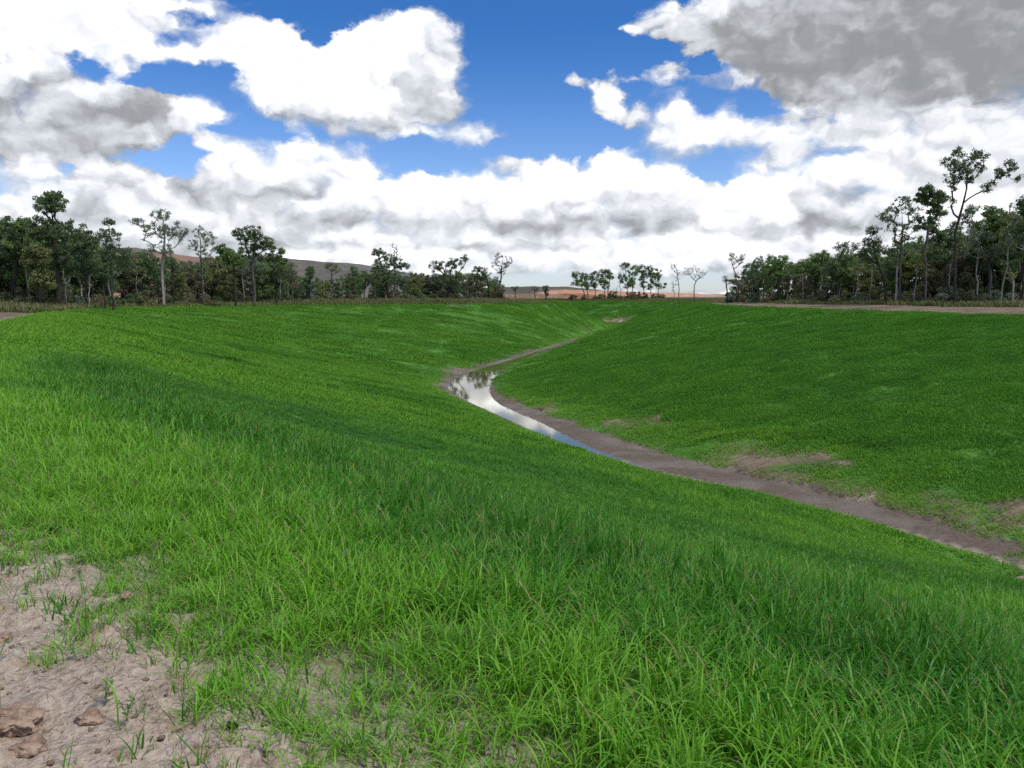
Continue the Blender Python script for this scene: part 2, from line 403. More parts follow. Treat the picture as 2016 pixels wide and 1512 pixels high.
# ------------------------------------------------------------------ tree builder
def tube(path, rad, sides, V, Qd):
    path = np.array(path); n = len(path); off = sum(len(v) for v in V) if V else 0
    tn = np.gradient(path, axis=0); tn /= np.linalg.norm(tn, axis=1)[:, None]+1e-9
    ref = np.where(np.abs(tn[:, 2:3]) > .9, np.array([[1., 0, 0]]), np.array([[0, 0, 1.]]))
    a = np.cross(tn, ref); a /= np.linalg.norm(a, axis=1)[:, None]+1e-9; b = np.cross(tn, a)
    if abs(tn[0, 2]) > .9: a[:] = a[0]; b = np.cross(tn, a)
    ang = np.arange(sides)/sides*2*math.pi
    ring = path[:, None]+np.array(rad)[:, None, None]*(a[:, None]*np.cos(ang)[None, :, None]+b[:, None]*np.sin(ang)[None, :, None])
    V.append(ring.reshape(-1, 3))
    i = off+np.arange(n*sides).reshape(n, sides); j = np.roll(i, -1, 1)
    Qd.append(np.stack([i[:-1], j[:-1], j[1:], i[1:]], -1).reshape(-1, 4))
def build_tree(H, ell, trunk_r, seed, leafm, barkm, leaves=70, cr=.7, leaf=(.34, .17), trunk_path=None, twig=.02, bare=False, flat=.75):
    """ell: crown ellipsoids (x, y, z, rx, ry, rz, clusters) in metres from the base. Returns trunk and crown meshes."""
    g = np.random.default_rng(seed)
    if trunk_path is None:
        top = max(ell, key=lambda e: e[2]); n = 9
        hz = min(H*.86, top[2])
        trunk_path = [(0, 0, -.6)]+[(top[0]*(k/n)**1.6+g.normal()*.009*H*math.sin(math.pi*k/n), top[1]*(k/n)**1.6+g.normal()*.009*H*math.sin(math.pi*k/n), hz*k/n) for k in range(1, n+1)]
    nodes = [np.array(p, float) for p in trunk_path]; parent = [-1]+list(range(len(nodes)-1)); minz = .12*H
    cl = []
    for (x, y, z, rx, ry, rz, n) in ell:
        for _ in range(n):
            v = g.normal(size=3); v /= np.linalg.norm(v); v *= g.random()**.38
            cl.append((x+v[0]*rx, y+v[1]*ry, z+v[2]*rz))
    cl = np.array(cl); axisx = np.array([nodes[-1][0], nodes[-1][1]])
    base_ref = nodes[len(nodes)//2]
    order = np.argsort(np.linalg.norm(cl-base_ref, axis=1))
    tips = []
    for k in order:
        c = cl[k]; N = np.array(nodes); dv = c-N
        d = np.linalg.norm(dv, axis=1); pen = np.where(dv[:, 2] < .25*d, (.25*d-dv[:, 2])*1.5, 0)+np.where(N[:, 2] < minz, 50, 0)
        j = int(np.argmin(d+pen)); p0 = N[j]; L = d[j]
        m = max(1, int(L/.9)); prev = j
        bend = g.normal(size=3)*.09*L; bend[2] -= .10*L
        for q in range(1, m+1):
            s = q/m; p = p0+(c-p0)*s+bend*math.sin(math.pi*s)
            nodes.append(p); parent.append(prev); prev = len(nodes)-1
        tips.append(prev)
    N = np.array(nodes); cnt = np.zeros(len(N))
    for tp in tips: cnt[tp] += 1
    for i in range(len(N)-1, 0, -1): cnt[parent[i]] += cnt[i]
    tot = max(cnt[0], 1)
    rad = twig+(trunk_r-twig)*(cnt/tot)**.55
    nt = len(trunk_path)
    rad[:nt] = np.maximum(rad[:nt], trunk_r*np.linspace(1, .13, nt)); rad[0] = trunk_r*1.35
    kids = {}
    for i, p in enumerate(parent):
        if p >= 0: kids.setdefault(p, []).append(i)
    V = []; Qd = []
    stack = [(None, 0)]
    while stack:
        pr, i = stack.pop()
        path = ([N[pr]] if pr is not None else [])+[N[i]]; rr = ([min(rad[pr], rad[i]*1.3)] if pr is not None else [])+[rad[i]]
        while i in kids:
            ks = sorted(kids[i], key=lambda q: -cnt[q]) if i >= nt-1 else sorted(kids[i], key=lambda q: (q >= nt, -cnt[q]))
            for o_ in ks[1:]: stack.append((i, o_))
            i = ks[0]; path.append(N[i]); rr.append(rad[i])
        if len(path) > 1: tube(path, rr, 7 if rr[0] > .1 else 4, V, Qd)
    tm = mesh_np('trunk', np.concatenate(V), quads=np.concatenate(Qd), mat=barkm)
    if bare: return tm, None
    n = len(cl)*leaves; c = np.repeat(cl, leaves, 0)
    sz = np.repeat(g.uniform(.6, 1.35, len(cl))*cr, leaves)
    v = g.normal(size=(n, 3)); v /= np.linalg.norm(v, axis=1)[:, None]; v *= (g.random(n)**.45)[:, None]
    p = c+v*sz[:, None]*np.array([1, 1, flat])
    ax = g.normal(size=(n, 3))*.75+np.array([0, 0, -.7]); ax /= np.linalg.norm(ax, axis=1)[:, None]
    sd = np.cross(ax, g.normal(size=(n, 3))); sd /= np.linalg.norm(sd, axis=1)[:, None]+1e-9
    s = g.uniform(.6, 1.4, n)[:, None]; L = ax*leaf[0]*s*.5; W = sd*leaf[1]*s*.5
    Vv = np.stack([p-L, p+W-L*.1, p+L, p-W-L*.1], 1).reshape(-1, 3)
    cm = mesh_np('crown', Vv, quads=np.arange(n*4).reshape(-1, 4), mat=leafm, smooth=False)
    return tm, cm
def place_tree(name, meshes, loc, rz=0, s=(1, 1, 1), label='', cat='tree', group=None, parts=('trunk', 'crown')):
    e = empty(name, loc); e.rotation_euler = (0, 0, rz); e.scale = s; tag(e, label, cat, group)
    for nm, m in zip(parts, meshes):
        if m is not None: obj(nm, m, e)
    return e
def hero(name, bx, by_top, Y, ell_px, tr_px, label, leafm='dark', barkm='dark', seed=1, leaves=70, cr=.7, leaf=(.34, .17), path_px=None, group=None, twig=.02, bare=False, cat='tree', flat=.75, parts=('trunk', 'crown')):
    """a tree drawn from its outline: crown lobes and trunk line given in photo pixels, turned into metres at its real distance"""
    if leaves <= 60 and leaf[0] == .34: leaf = (.27, .125)
    cr *= .78; leaves = int(leaves*.62)
    m = Y/F; X, _, _ = at(bx, 590, Y); zb = float(height(np.array([X]), np.array([Y]))[0])-.05
    def loc(x, y): a = at(x, y, Y); return a[0]-X, a[2]-zb
    g = random.Random(seed); ell = []
    for e in ell_px:
        x, y, rx, ry, n = e[:5]; lx, lz = loc(x, y); dy = e[5]*m if len(e) > 5 else g.uniform(-.5, .5)*rx*m
        ell.append((lx, dy, lz, rx*m, min(rx, ry*1.3)*m*.95, ry*m, int(n*2.3)+1))
    H = loc(bx, by_top)[1]
    tp = None
    if path_px:
        pp = [loc(x, y) for x, y in path_px]; tp = [(0, 0, -.6)]
        for (a, b), (c, d) in zip([(0, 0)]+pp[:-1], pp):
            k = max(1, int(abs(d-b)/1.5))
            for q in range(1, k+1): tp.append((a+(c-a)*q/k+g.gauss(0, .05), g.gauss(0, .08), b+(d-b)*q/k))
    return place_tree(name, build_tree(H, ell, tr_px*m/2*.78, seed, LEAF[leafm], BARK[barkm], leaves, cr, leaf, tp, twig, bare, flat), (X, Y, zb), 0, (1, 1, 1), label, cat, group, parts)
if 't' not in Q:
    exec_trees = True
else:
    exec_trees = False
def trees():
    T = 'eucalypt_tree'
    # ---- left wood, near end
    hero(T, 115, 372, 122, [(101, 402, 30, 27, 26), (120, 465, 58, 34, 34), (165, 478, 30, 22, 10), (85, 450, 30, 25, 12), (120, 510, 45, 20, 10)], 13, 'tallest left wood tree, a round ball of foliage above its broad crown', 'dark', 'dark', 11, 90, .75, path_px=[(118, 560), (112, 520), (106, 470), (101, 430), (100, 400)])
    hero(T, 78, 478, 112, [(74, 512, 26, 32, 24), (76, 550, 26, 26, 16)], 5, 'light olive green bushy tree low at the front of the left wood', 'olive', 'dark', 12, 110, .7)
    hero(T, 22, 425, 125, [(20, 455, 28, 26, 22), (25, 500, 30, 26, 18), (48, 445, 16, 18, 8)], 9, 'dark dense tree with a lacy top at the left edge of the photo', 'dark', 'dark', 13, 80)
    hero(T, 170, 445, 118, [(172, 478, 17, 26, 12), (160, 520, 24, 30, 14)], 5, 'dark slim tree just right of the tallest left tree, leaves hanging to its right', 'dark', 'dark', 14, 70)
    hero(T, 222, 425, 116, [(213, 440, 11, 13, 6), (218, 468, 24, 16, 12), (225, 497, 32, 16, 16), (205, 515, 26, 16, 9), (240, 520, 22, 15, 7)], 5, 'pointed lacy tree with a thin black trunk at the front of the left wood', 'dark', 'dark', 15, 60, .6, path_px=[(219, 550), (217, 500), (214, 445)])
    hero(T, 208, 500, 121, [(205, 530, 18, 22, 10)], 4, 'small leaning tree with black trunk left of the pointed lacy tree', 'dark', 'dark', 16, 60, .6, path_px=[(203, 560), (201, 520)])
    hero(T, 322, 402, 150, [(314, 418, 20, 16, 10), (267, 436, 15, 9, 6), (285, 448, 10, 12, 4), (334, 446, 22, 26, 14), (300, 462, 22, 24, 12), (352, 460, 15, 18, 7), (362, 455, 10, 8, 3), (320, 492, 32, 14, 12)], 7, 'tall open gum with white lower trunk and spreading airy crown, left wood', 'grey', 'pale', 17, 50, .62, path_px=[(320, 560), (319, 530), (322, 500), (325, 470), (320, 430)])
    hero(T, 342, 480, 156, [(340, 512, 18, 20, 10)], 4, 'dark slim tree right behind the white trunked gum', 'dark', 'dark', 18, 60)
    hero(T, 400, 444, 165, [(392, 456, 14, 13, 7), (412, 466, 15, 16, 8), (380, 482, 16, 12, 6), (402, 495, 22, 15, 9)], 4, 'sparse see-through tree in front of the orange hillside', 'grey', 'grey', 19, 45, .6)
    hero(T, 464, 488, 158, [(450, 500, 24, 15, 16), (462, 515, 22, 12, 10), (432, 488, 12, 10, 5)], 5, 'umbrella shaped green tree on a bare thin dark trunk', 'green', 'dark', 20, 85, .7, path_px=[(462, 555), (459, 515)])
    hero(T, 500, 443, 172, [(500, 462, 22, 18, 16), (470, 460, 14, 14, 8), (525, 480, 18, 18, 12), (490, 492, 26, 15, 12)], 8, 'tall dark fork limbed tree, highest point of the middle left wood', 'dark', 'grey', 21, 85, .75, path_px=[(500, 560), (496, 530), (502, 490), (503, 460)])
    hero(T, 545, 480, 178, [(540, 505, 22, 22, 16), (555, 530, 24, 24, 18), (528, 545, 20, 20, 10)], 7, 'dense dark tree whose crown slopes down to the grey hill', 'dark', 'dark', 22, 100, .8)
    hero(T, 576, 515, 188, [(574, 535, 12, 16, 8), (576, 558, 14, 16, 8)], 4, 'thin brownish tree in front of the grey hill, left of a dark cone shaped one', 'brown', 'grey', 23, 55, .7)
    hero(T, 610, 520, 200, [(610, 532, 8, 10, 6), (612, 556, 16, 22, 18)], 4, 'cone shaped dark tree standing against the grey hill', 'dark', 'dark', 24, 85, .8)
    hero(T, 655, 514, 225, [(652, 524, 14, 8, 9), (662, 530, 12, 7, 5)], 3, 'pale airy tree with a flat top above the lower trees against the grey hill', 'olive', 'grey', 25, 55, .7)
    hero(T, 695, 522, 225, [(695, 535, 10, 12, 8), (690, 560, 14, 18, 10)], 4, 'small dark pointed tree at the right end of the grey hill', 'dark', 'dark', 26, 85, .8)
    hero(T, 765, 490, 235, [(744, 498, 15, 10, 10), (765, 515, 28, 16, 24), (792, 524, 13, 7, 8), (760, 545, 32, 22, 26), (742, 525, 14, 16, 8)], 7, 'broad dark tree with one limb reaching right, tallest of the far left stretch', 'dark', 'dark', 27, 85, .85)
    hero('dead_tree', 778, 475, 250, [(776, 492, 8, 16, 12), (782, 510, 9, 20, 14)], 3, 'bare dead tree, its pale twigs showing above the broad dark tree', 'grey', 'grey', 28, bare=True, twig=.05, parts=('trunk',))
    hero(T, 880, 508, 262, [(862, 524, 18, 13, 14), (895, 520, 20, 13, 15), (915, 508, 9, 7, 4), (880, 550, 30, 22, 24)], 7, 'wide knobbly dark tree near the right end of the left wood', 'dark', 'dark', 29, 85, .9)
    hero(T, 935, 524, 268, [(940, 538, 22, 14, 14), (925, 560, 22, 18, 14)], 6, 'dark round tree second from the right end of the left wood', 'dark', 'dark', 30, 85, .9)
    hero(T, 962, 530, 272, [(958, 545, 12, 12, 8), (965, 565, 14, 16, 10)], 4, 'low dark leafy tree under the tall airy gum at the end of the left wood', 'green', 'dark', 31, 85, .9)
    hero(T, 984, 497, 276, [(982, 504, 9, 7, 5), (998, 518, 12, 14, 10), (975, 520, 9, 10, 5), (985, 535, 15, 9, 7)], 3.6, 'tall airy gum at the right end of the left wood, bare limbs fanning out', 'grey', 'grey', 32, 50, .75, path_px=[(982, 568), (986, 548), (988, 525), (990, 508)])
    hero(T, 990, 555, 270, [(985, 570, 12, 12, 12)], 5, 'low dark bush-like tree at the foot of the tall airy gum', 'brown', 'dark', 33, 85, .9)
    # ---- small ones in the open
    hero(T, 1015, 560, 330, [(1014, 567, 8, 5, 7)], 2.2, 'small dark round tree nearest the left wood, on the open field', 'brown', 'dark', 34, 60, .9)
    hero(T, 1052, 563, 345, [(1053, 569, 9, 5.5, 9)], 2.2, 'small spreading tree in the open gap before the orange bank', 'brown', 'dark', 35, 60, .9)
    hero(T, 1076, 563, 350, [(1074, 566, 6, 4, 5), (1076, 576, 7, 7, 7)], 3, 'small dense dark tree at the left end of the orange bank', 'dark', 'dark', 36, 70, .9)
    # ---- centre clump
    cc = [(1152, 532, [(1133, 542, 9, 8, 7), (1136, 556, 11, 8, 7)], 'leftmost leaning gum of the middle row, its crown hanging left'),
          (1158, 533, [(1150, 545, 11, 11, 9), (1155, 560, 9, 8, 4)], 'second gum of the middle row, thin trunk and low rounded crown'),
          (1172, 533, [(1172, 546, 11, 12, 10), (1168, 560, 7, 6, 3)], 'third gum of the middle row with a clumped green crown'),
          (1190, 528, [(1192, 538, 12, 9, 9), (1188, 552, 11, 8, 7)], 'fourth gum of the middle row just left of the gap'),
          (1196, 530, [(1202, 544, 8, 9, 6)], 'slim gum leaning right beside the gap in the middle row'),
          (1236, 517, [(1230, 524, 9, 6, 6), (1226, 545, 10, 12, 8)], 'tall gum just right of the gap in the middle row'),
          (1245, 521, [(1246, 534, 11, 12, 9), (1240, 552, 12, 10, 7)], 'dense gum second right of the gap in the middle row'),
          (1268, 519, [(1262, 530, 10, 11, 8), (1268, 550, 11, 12, 9)], 'darkest gum of the right half of the middle row'),
          (1282, 523, [(1280, 536, 11, 12, 9), (1284, 552, 10, 8, 5)], 'gum with a square airy crown next to the right end of the middle row'),
          (1296, 527, [(1294, 542, 9, 14, 9), (1306, 562, 7, 7, 3)], 'last big gum at the right end of the middle row')]
    for k, (bx, ty, el, lab) in enumerate(cc):
        el = el+[(bx-2, 562, 6, 9, 3)]
        hero(T, bx, ty, 395+(k % 3)*7, el, 2.0, lab, ['green', 'grey', 'dark'][k % 3], 'dark', 50+k, 95, 1.25, (.50, .26), group='gums of the middle row', twig=.045)
    for k, (bx, ty) in enumerate([(1214, 560), (1222, 556), (1208, 565)]):
        hero('sapling', bx, ty, 392, [(bx, ty+10, 4, 8, 3)], 1.2, ['thin sapling at the middle of the gap in the middle row', 'tallest thin sapling in the gap of the middle row', 'lowest thin sapling in the gap, nearest the fourth gum'][k], 'grey', 'grey', 70+k, 14, .7, group='saplings in the gap', cat='sapling', twig=.03)
    hero(T, 1338, 512, 300, [(1325, 522, 8, 8, 9), (1334, 540, 9, 14, 9), (1326, 558, 5, 10, 5)], 2.0, 'tall wispy nearly leafless tree standing alone right of the middle row', 'grey', 'grey', 80, 16, .8, (.26, .09), path_px=[(1336, 560), (1332, 530), (1326, 518)], twig=.03)
    hero(T, 1367, 521, 292, [(1352, 533, 10, 10, 14), (1368, 530, 10, 9, 12), (1384, 538, 10, 9, 14), (1368, 545, 12, 9, 8)], 2.4, 'lone wispy grey tree with a fan shaped nearly bare crown', 'grey', 'grey', 81, 12, .8, (.26, .09), path_px=[(1367, 568), (1367, 562)], twig=.03)
    hero('sapling', 1327, 560, 310, [(1327, 570, 4, 8, 3)], 1.2, 'thin sapling left of the tall wispy tree', 'grey', 'grey', 82, 14, .7, cat='sapling', twig=.03)
    # ---- right wood
    hero(T, 1432, 535, 240, [(1428, 549, 7, 8, 5), (1440, 556, 5, 4, 2)], 3, 'small half bare tree at the far left tip of the right wood', 'dark', 'dark', 90, 45, .75)
    hero(T, 1456, 497, 235, [(1438, 506, 8, 10, 7), (1452, 515, 11, 12, 8), (1462, 508, 6, 9, 3), (1455, 560, 14, 10, 8)], 3, 'open pale limbed gum near the left tip of the right wood', 'grey', 'grey', 91, 45, .75)
    hero(T, 1490, 500, 205, [(1492, 515, 14, 11, 10), (1484, 545, 17, 16, 12), (1515, 510, 13, 9, 8)], 4, 'lacy dark gum third from the left tip of the right wood', 'dark', 'dark', 92, 60, .75)
    hero(T, 1530, 505, 195, [(1525, 535, 25, 25, 24), (1540, 512, 14, 9, 8)], 6, 'round bushy tree fourth from the left tip of the right wood', 'green', 'dark', 93, 85, .8)
    hero(T, 1607, 497, 172, [(1612, 512, 24, 14, 18), (1590, 530, 24, 18, 18), (1618, 545, 26, 14, 12)], 7, 'broad flat topped green tree with short black trunk in the right wood', 'green', 'dark', 94, 90, .8, path_px=[(1606, 555), (1608, 520)])
    hero(T, 1655, 505, 160, [(1650, 530, 28, 22, 22), (1665, 548, 22, 16, 12)], 8, 'low dark spreading tree with a stout trunk, right of the flat topped one', 'dark', 'dark', 95, 90, .8)
    hero(T, 1675, 473, 175, [(1652, 486, 15, 9, 9), (1678, 484, 17, 11, 11), (1668, 503, 18, 13, 9)], 4, 'airy tree rising above the low middle of the right wood', 'grey', 'grey', 96, 48, .75)
    hero(T, 1743, 448, 135, [(1716, 452, 14, 10, 6), (1722, 480, 22, 18, 15), (1705, 505, 22, 16, 13)], 5, 'leaning dark limbed tree left of the pair of pale twin trunks', 'dark', 'dark', 97, 60, .7, path_px=[(1741, 555), (1728, 520), (1718, 480), (1712, 455)])
    hero(T, 1772, 388, 132, [(1738, 428, 18, 9, 9), (1764, 414, 16, 14, 9), (1780, 396, 18, 9, 8), (1790, 420, 18, 16, 10), (1762, 446, 20, 14, 9), (1800, 445, 16, 14, 7), (1775, 470, 24, 12, 8)], 6, 'tall airy gum with twin pale trunks and an arching lacy crown', 'dark', 'grey', 98, 40, .58, path_px=[(1772, 540), (1774, 500), (1776, 460), (1775, 420)])
    hero(T, 1764, 500, 130, [(1762, 520, 8, 12, 4)], 4, 'thin white stem standing left against the twin pale trunks', 'dark', 'pale', 99, 40, .6, path_px=[(1766, 545), (1768, 510)])
    hero(T, 1824, 365, 126, [(1822, 377, 14, 11, 9), (1840, 392, 26, 14, 22), (1850, 415, 20, 12, 10), (1812, 388, 10, 9, 4), (1828, 440, 24, 18, 12)], 6, 'dark clumped crown just left of the giant gum', 'dark', 'grey', 100, 75, .62, path_px=[(1822, 540), (1820, 500), (1828, 450), (1834, 410)])
    # the giant
    hero(T, 1879, 288, 112, [(1888, 300, 13, 12, 9), (1866, 320, 16, 10, 9), (1893, 326, 20, 14, 16), (1929, 308, 22, 14, 18), (1912, 334, 26, 14, 22), (1880, 350, 20, 12, 12), (1988, 325, 13, 14, 10), (1962, 340, 14, 9, 7), (1945, 368, 13, 11, 8), (2006, 350, 5, 8, 4), (1975, 345, 14, 9, 6), (1910, 352, 18, 8, 7), (1872, 372, 8, 7, 3), (1876, 400, 6, 10, 2)], 6.3, 'giant open gum towering over the right wood, its long limb reaching right', 'dark', 'dark', 101, 40, .46, (.25, .10), path_px=[(1881, 560), (1881, 520), (1882, 480), (1881, 462), (1888, 430), (1896, 400), (1902, 372), (1906, 345)], twig=.018, flat=.85)
    hero(T, 1868, 440, 128, [(1845, 462, 16, 14, 8), (1866, 470, 22, 18, 14), (1850, 500, 26, 22, 20)], 5, 'dark tree filling in behind the foot of the giant gum', 'dark', 'dark', 102, 80, .7)
    hero(T, 1945, 405, 130, [(1960, 420, 22, 15, 14), (1975, 440, 28, 24, 26), (1940, 450, 20, 20, 12), (1965, 480, 34, 22, 26)], 8, 'big rounded green crown right of the giant gum', 'green', 'grey', 103, 85, .72)
    hero(T, 1925, 400, 136, [(1918, 412, 16, 10, 8), (1905, 430, 14, 14, 8), (1925, 460, 20, 20, 12)], 5, 'lacy grey crown between the giant gum and the rounded green one', 'grey', 'grey', 104, 60, .66)
    hero(T, 2012, 383, 120, [(2020, 405, 14, 18, 10), (2015, 460, 24, 28, 22), (2020, 510, 24, 28, 18)], 8, 'dark tree cut by the right edge of the photo', 'dark', 'dark', 105, 80, .7)
    hero(T, 1995, 530, 112, [(1992, 545, 8, 12, 3)], 4, 'short pale stem with a broken look at the right edge of the wood', 'olive', 'pale', 106, 40, .6, path_px=[(1994, 560), (1992, 535)])
    # ---- prototypes for the body of the woods
    protos = {}
    def proto(k, H, ell, tr, leafm, barkm, seed, leaves=80, cr=.8, **kw): protos[k] = (H, build_tree(H, ell, tr, seed, LEAF[leafm], BARK[barkm], leaves, cr, **kw))
    g = random.Random(5)
    for k in range(4):   # dense, leafy to the ground
        H = 10; proto('bushy%d' % k, H, [(g.uniform(-.6, .6), g.uniform(-.6, .6), 6.8, 2.3, 2.3, 2.8, 24), (g.uniform(-1, 1), g.uniform(-1, 1), 3.8, 2.8, 2.8, 2.4, 26), (0, 0, 1.7, 2.4, 2.4, 1.2, 9)], .16, ['dark', 'green', 'brown', 'olive'][k], 'dark', 200+k, 100, .75)
    for k in range(4):   # crown on a clear trunk
        H = 12; proto('crowned%d' % k, H, [(g.uniform(-.8, .8), g.uniform(-.8, .8), 9.2, 2.6, 2.6, 2.2, 22), (g.uniform(-2, 2), g.uniform(-1, 1), 7.2, 2.2, 2.2, 1.5, 12), (g.uniform(-2, 2), 0, 5.6, 2.0, 2.0, 1.2, 7)], .15, ['dark', 'grey', 'dark', 'green'][k], ['dark', 'grey', 'dark', 'pale'][k], 210+k, 80, .72)
    for k in range(3):   # airy
        H = 13; proto('airy%d' % k, H, [(g.uniform(-1, 1), g.uniform(-1, 1), 11, 1.9, 1.9, 1.7, 10), (1.6, 0, 9, 1.7, 1.7, 1.3, 7), (-1.6, .4, 8.2, 1.7, 1.7, 1.3, 7)], .12, ['dark', 'grey', 'dark'][k], ['grey', 'pale', 'dark'][k], 220+k, 55, .7)
    for k in range(3):   # slender, pale stem
        H = 13; proto('pale%d' % k, H, [(g.uniform(-1, 1), g.uniform(-1, 1), 11, 1.8, 1.8, 1.7, 15), (1.3, 0, 9, 1.6, 1.6, 1.3, 9), (-1.4, .4, 8.4, 1.5, 1.5, 1.2, 8)], .085, ['grey', 'olive', 'green'][k], 'pale', 240+k, 42, .6)
    for k in range(3):   # shrubs
        H = 3; proto('shrub%d' % k, H, [(0, 0, 1.7, 1.7, 1.7, 1.2, 16), (.8, .2, .9, 1.4, 1.3, .7, 8)], .05, ['brown', 'dark', 'grey'][k], 'dark', 230+k, 75, .55)
    def skyline(x, prof): return np.interp(x, [p[0] for p in prof], [p[1] for p in prof])
    g = random.Random(21)
    LP = [(-60, 425), (60, 432), (160, 445), (190, 480), (250, 485), (300, 490), (350, 508), (400, 510), (440, 492), (530, 488), (560, 505), (590, 540), (650, 546), (700, 535), (740, 522), (800, 533), (850, 526), (940, 530), (985, 548), (1000, 562)]
    LD = [(-60, 124), (60, 128), (200, 130), (320, 160), (500, 182), (600, 205), (760, 245), (900, 272), (1000, 282)]
    RP = [(1440, 540), (1480, 512), (1530, 508), (1600, 502), (1660, 498), (1700, 488), (1760, 475), (1840, 455), (1900, 445), (1960, 420), (2080, 410)]
    RD = [(1440, 240), (1500, 205), (1600, 178), (1700, 150), (1800, 136), (1900, 130), (2080, 126)]
    def fill(x0, x1, step, prof, dist, back, kinds, seglab, f=(.80, 1.0), grp='trees filling the body of the woods'):
        x = x0
        while x < x1:
            k = g.choice(kinds); H, ms = protos[k]
            Y = float(skyline(x, dist))+g.uniform(*back); X, _, _ = at(x, 590, Y)
            zb = float(height(np.array([X]), np.array([Y]))[0])-.1
            top = float(skyline(x, prof)); _, _, zt = at(x, top, Y)
            s = max(.18, (zt-zb)*g.uniform(*f)/H)
            sw = s*g.uniform(.9, 1.25)
            if H == 3: s = sw = g.uniform(.55, 1.15)*(Y/150)**.3
            lab = [l for a, l in seglab if x >= a][-1]
            place_tree(('shrub' if H == 3 else 'eucalypt_tree'), ms, (X, Y, zb), g.uniform(0, 6.28), (sw, sw, s), lab, 'shrub' if H == 3 else 'tree', ('shrubs along the foot of the woods' if H == 3 else grp), ('stem', 'foliage') if H == 3 else ('trunk', 'crown'))
            x += step*g.uniform(.6, 1.4)
    B = ['bushy0', 'bushy1', 'bushy2', 'bushy0', 'bushy3']; Cw = ['crowned0', 'crowned1', 'crowned2', 'crowned3']; A_ = ['airy0', 'airy1', 'airy2']
    segL = [(-100, 'dark tree packed round the tallest tree of the left wood'), (195, 'dark tree packed between the pointed lacy tree and the white trunked gum'), (330, 'tree packed behind the umbrella shaped tree in front of the orange hill'), (520, 'lower tree packed in the wood below the grey hill'), (700, 'dense dark tree packed along the far stretch of the left wood')]
    segR = [(1400, 'bushy tree packed in the low left half of the right wood'), (1640, 'dark tree packed between the stout trunked tree and twin pale trunks'), (1800, 'dark tree packed round the foot of the giant gum')]
    segL2 = [(-100, 'tree standing deeper in the wood behind the tallest left tree'), (330, 'tree standing deeper in the middle of the left wood'), (640, 'tree standing deeper in the far stretch of the left wood')]
    segR2 = [(1400, 'tree standing deeper in the left half of the right wood'), (1740, 'tree standing deeper in the wood behind the giant gum')]
    fill(-50, 1000, 21, LP, LD, (2, 10), B+Cw, segL)
    fill(-50, 985, 19, LP, LD, (12, 30), B+Cw+A_, segL2, (.9, 1.08))
    fill(1452, 2060, 20, RP, RD, (2, 10), B+Cw+A_, segR)
    fill(1480, 2040, 46, RP, RD, (-5, 0), ['pale0', 'pale1', 'pale2'], [(1400, 'slender pale stemmed tree at the front of the left half of the right wood'), (1700, 'slender pale stemmed tree in the front row near the twin pale trunks and giant gum')], (.95, 1.15))
    fill(-20, 620, 60, LP, LD, (-4, 0), ['pale0', 'pale1', 'pale2'], [(-100, 'slender pale stemmed tree at the front of the left wood')], (.85, 1.05))
    fill(1470, 2070, 18, RP, RD, (12, 30), B+Cw, segR2, (.9, 1.05))
    segS = [(-100, 'dark shrub at the foot of the left wood, left of the white trunked gum'), (300, 'shrub along the foot of the middle left wood'), (620, 'shrub along the foot of the far left wood'), (1100, 'low shrub under the gums of the middle row'), (1400, 'shrub along the foot of the low half of the right wood'), (1740, 'brownish shrub at the foot of the right wood by the giant gum')]
    fill(-40, 1000, 30, LP, LD, (-4, 1), ['shrub0', 'shrub1', 'shrub2'], segS)
    fill(1128, 1315, 17, [(1100, 575), (1400, 575)], [(1100, 395), (1400, 395)], (-4, 4), ['shrub0', 'shrub1'], segS)
    fill(1440, 2050, 26, RP, RD, (-5, 0), ['shrub0', 'shrub0', 'shrub2'], segS)
if exec_trees: trees()
# ------------------------------------------------------------------ grass
def blade_set(n, radius, h, w, seg, g, droop=1.0, hv=.3, upright=.25):
    """n blades: arched ribbons with a taper, returns verts, quads, tip parameter, per-blade random"""
    r = radius*np.sqrt(g.random(n)); a = g.random(n)*6.283
    bx, by = r*np.cos(a), r*np.sin(a)
    az = g.random(n)*6.283; L = h*(1+g.normal(size=n)*hv).clip(.35, 1.7); Wd = w*g.uniform(.6, 1.3, n)
    th0 = np.abs(g.normal(size=n))*upright; bend = droop*g.gamma(2.2, .42, n).clip(.05, 2.4)
    k = seg+1; T = np.linspace(0, 1, k)
    P = np.zeros((n, k, 3)); ang = th0.copy(); pos = np.stack([bx, by, np.zeros(n)-.02], -1); P[:, 0] = pos
    for i in range(1, k):
        tm = (i-.5)/seg; an = th0+bend*tm**2.3; st_ = L/seg
        pos = pos+np.stack([np.sin(an)*np.cos(az)*st_, np.sin(an)*np.sin(az)*st_, np.cos(an)*st_], -1); P[:, i] = pos
    tw = g.normal(size=n)*.6
    side = np.stack([-np.sin(az+tw), np.cos(az+tw), np.zeros(n)], -1)
    wid = (Wd[:, None]*np.minimum(1, (.55+1.3*T)[None])*np.sqrt(np.clip(1-T**2.2, .0, 1))[None]+.0004)
    Lf = P-side[:, None]*wid[..., None]*.5; Rt = P+side[:, None]*wid[..., None]*.5
    V = np.stack([Lf, Rt], 2).reshape(-1, 3)
    i0 = (np.arange(n)*k*2)[:, None]+np.arange(seg)[None]*2
    q = np.stack([i0, i0+1, i0+3, i0+2], -1).reshape(-1, 4)
    tip = np.repeat(np.tile(T, n), 2); rnd = np.repeat(g.random(n), k*2)
    return V, q, tip, rnd
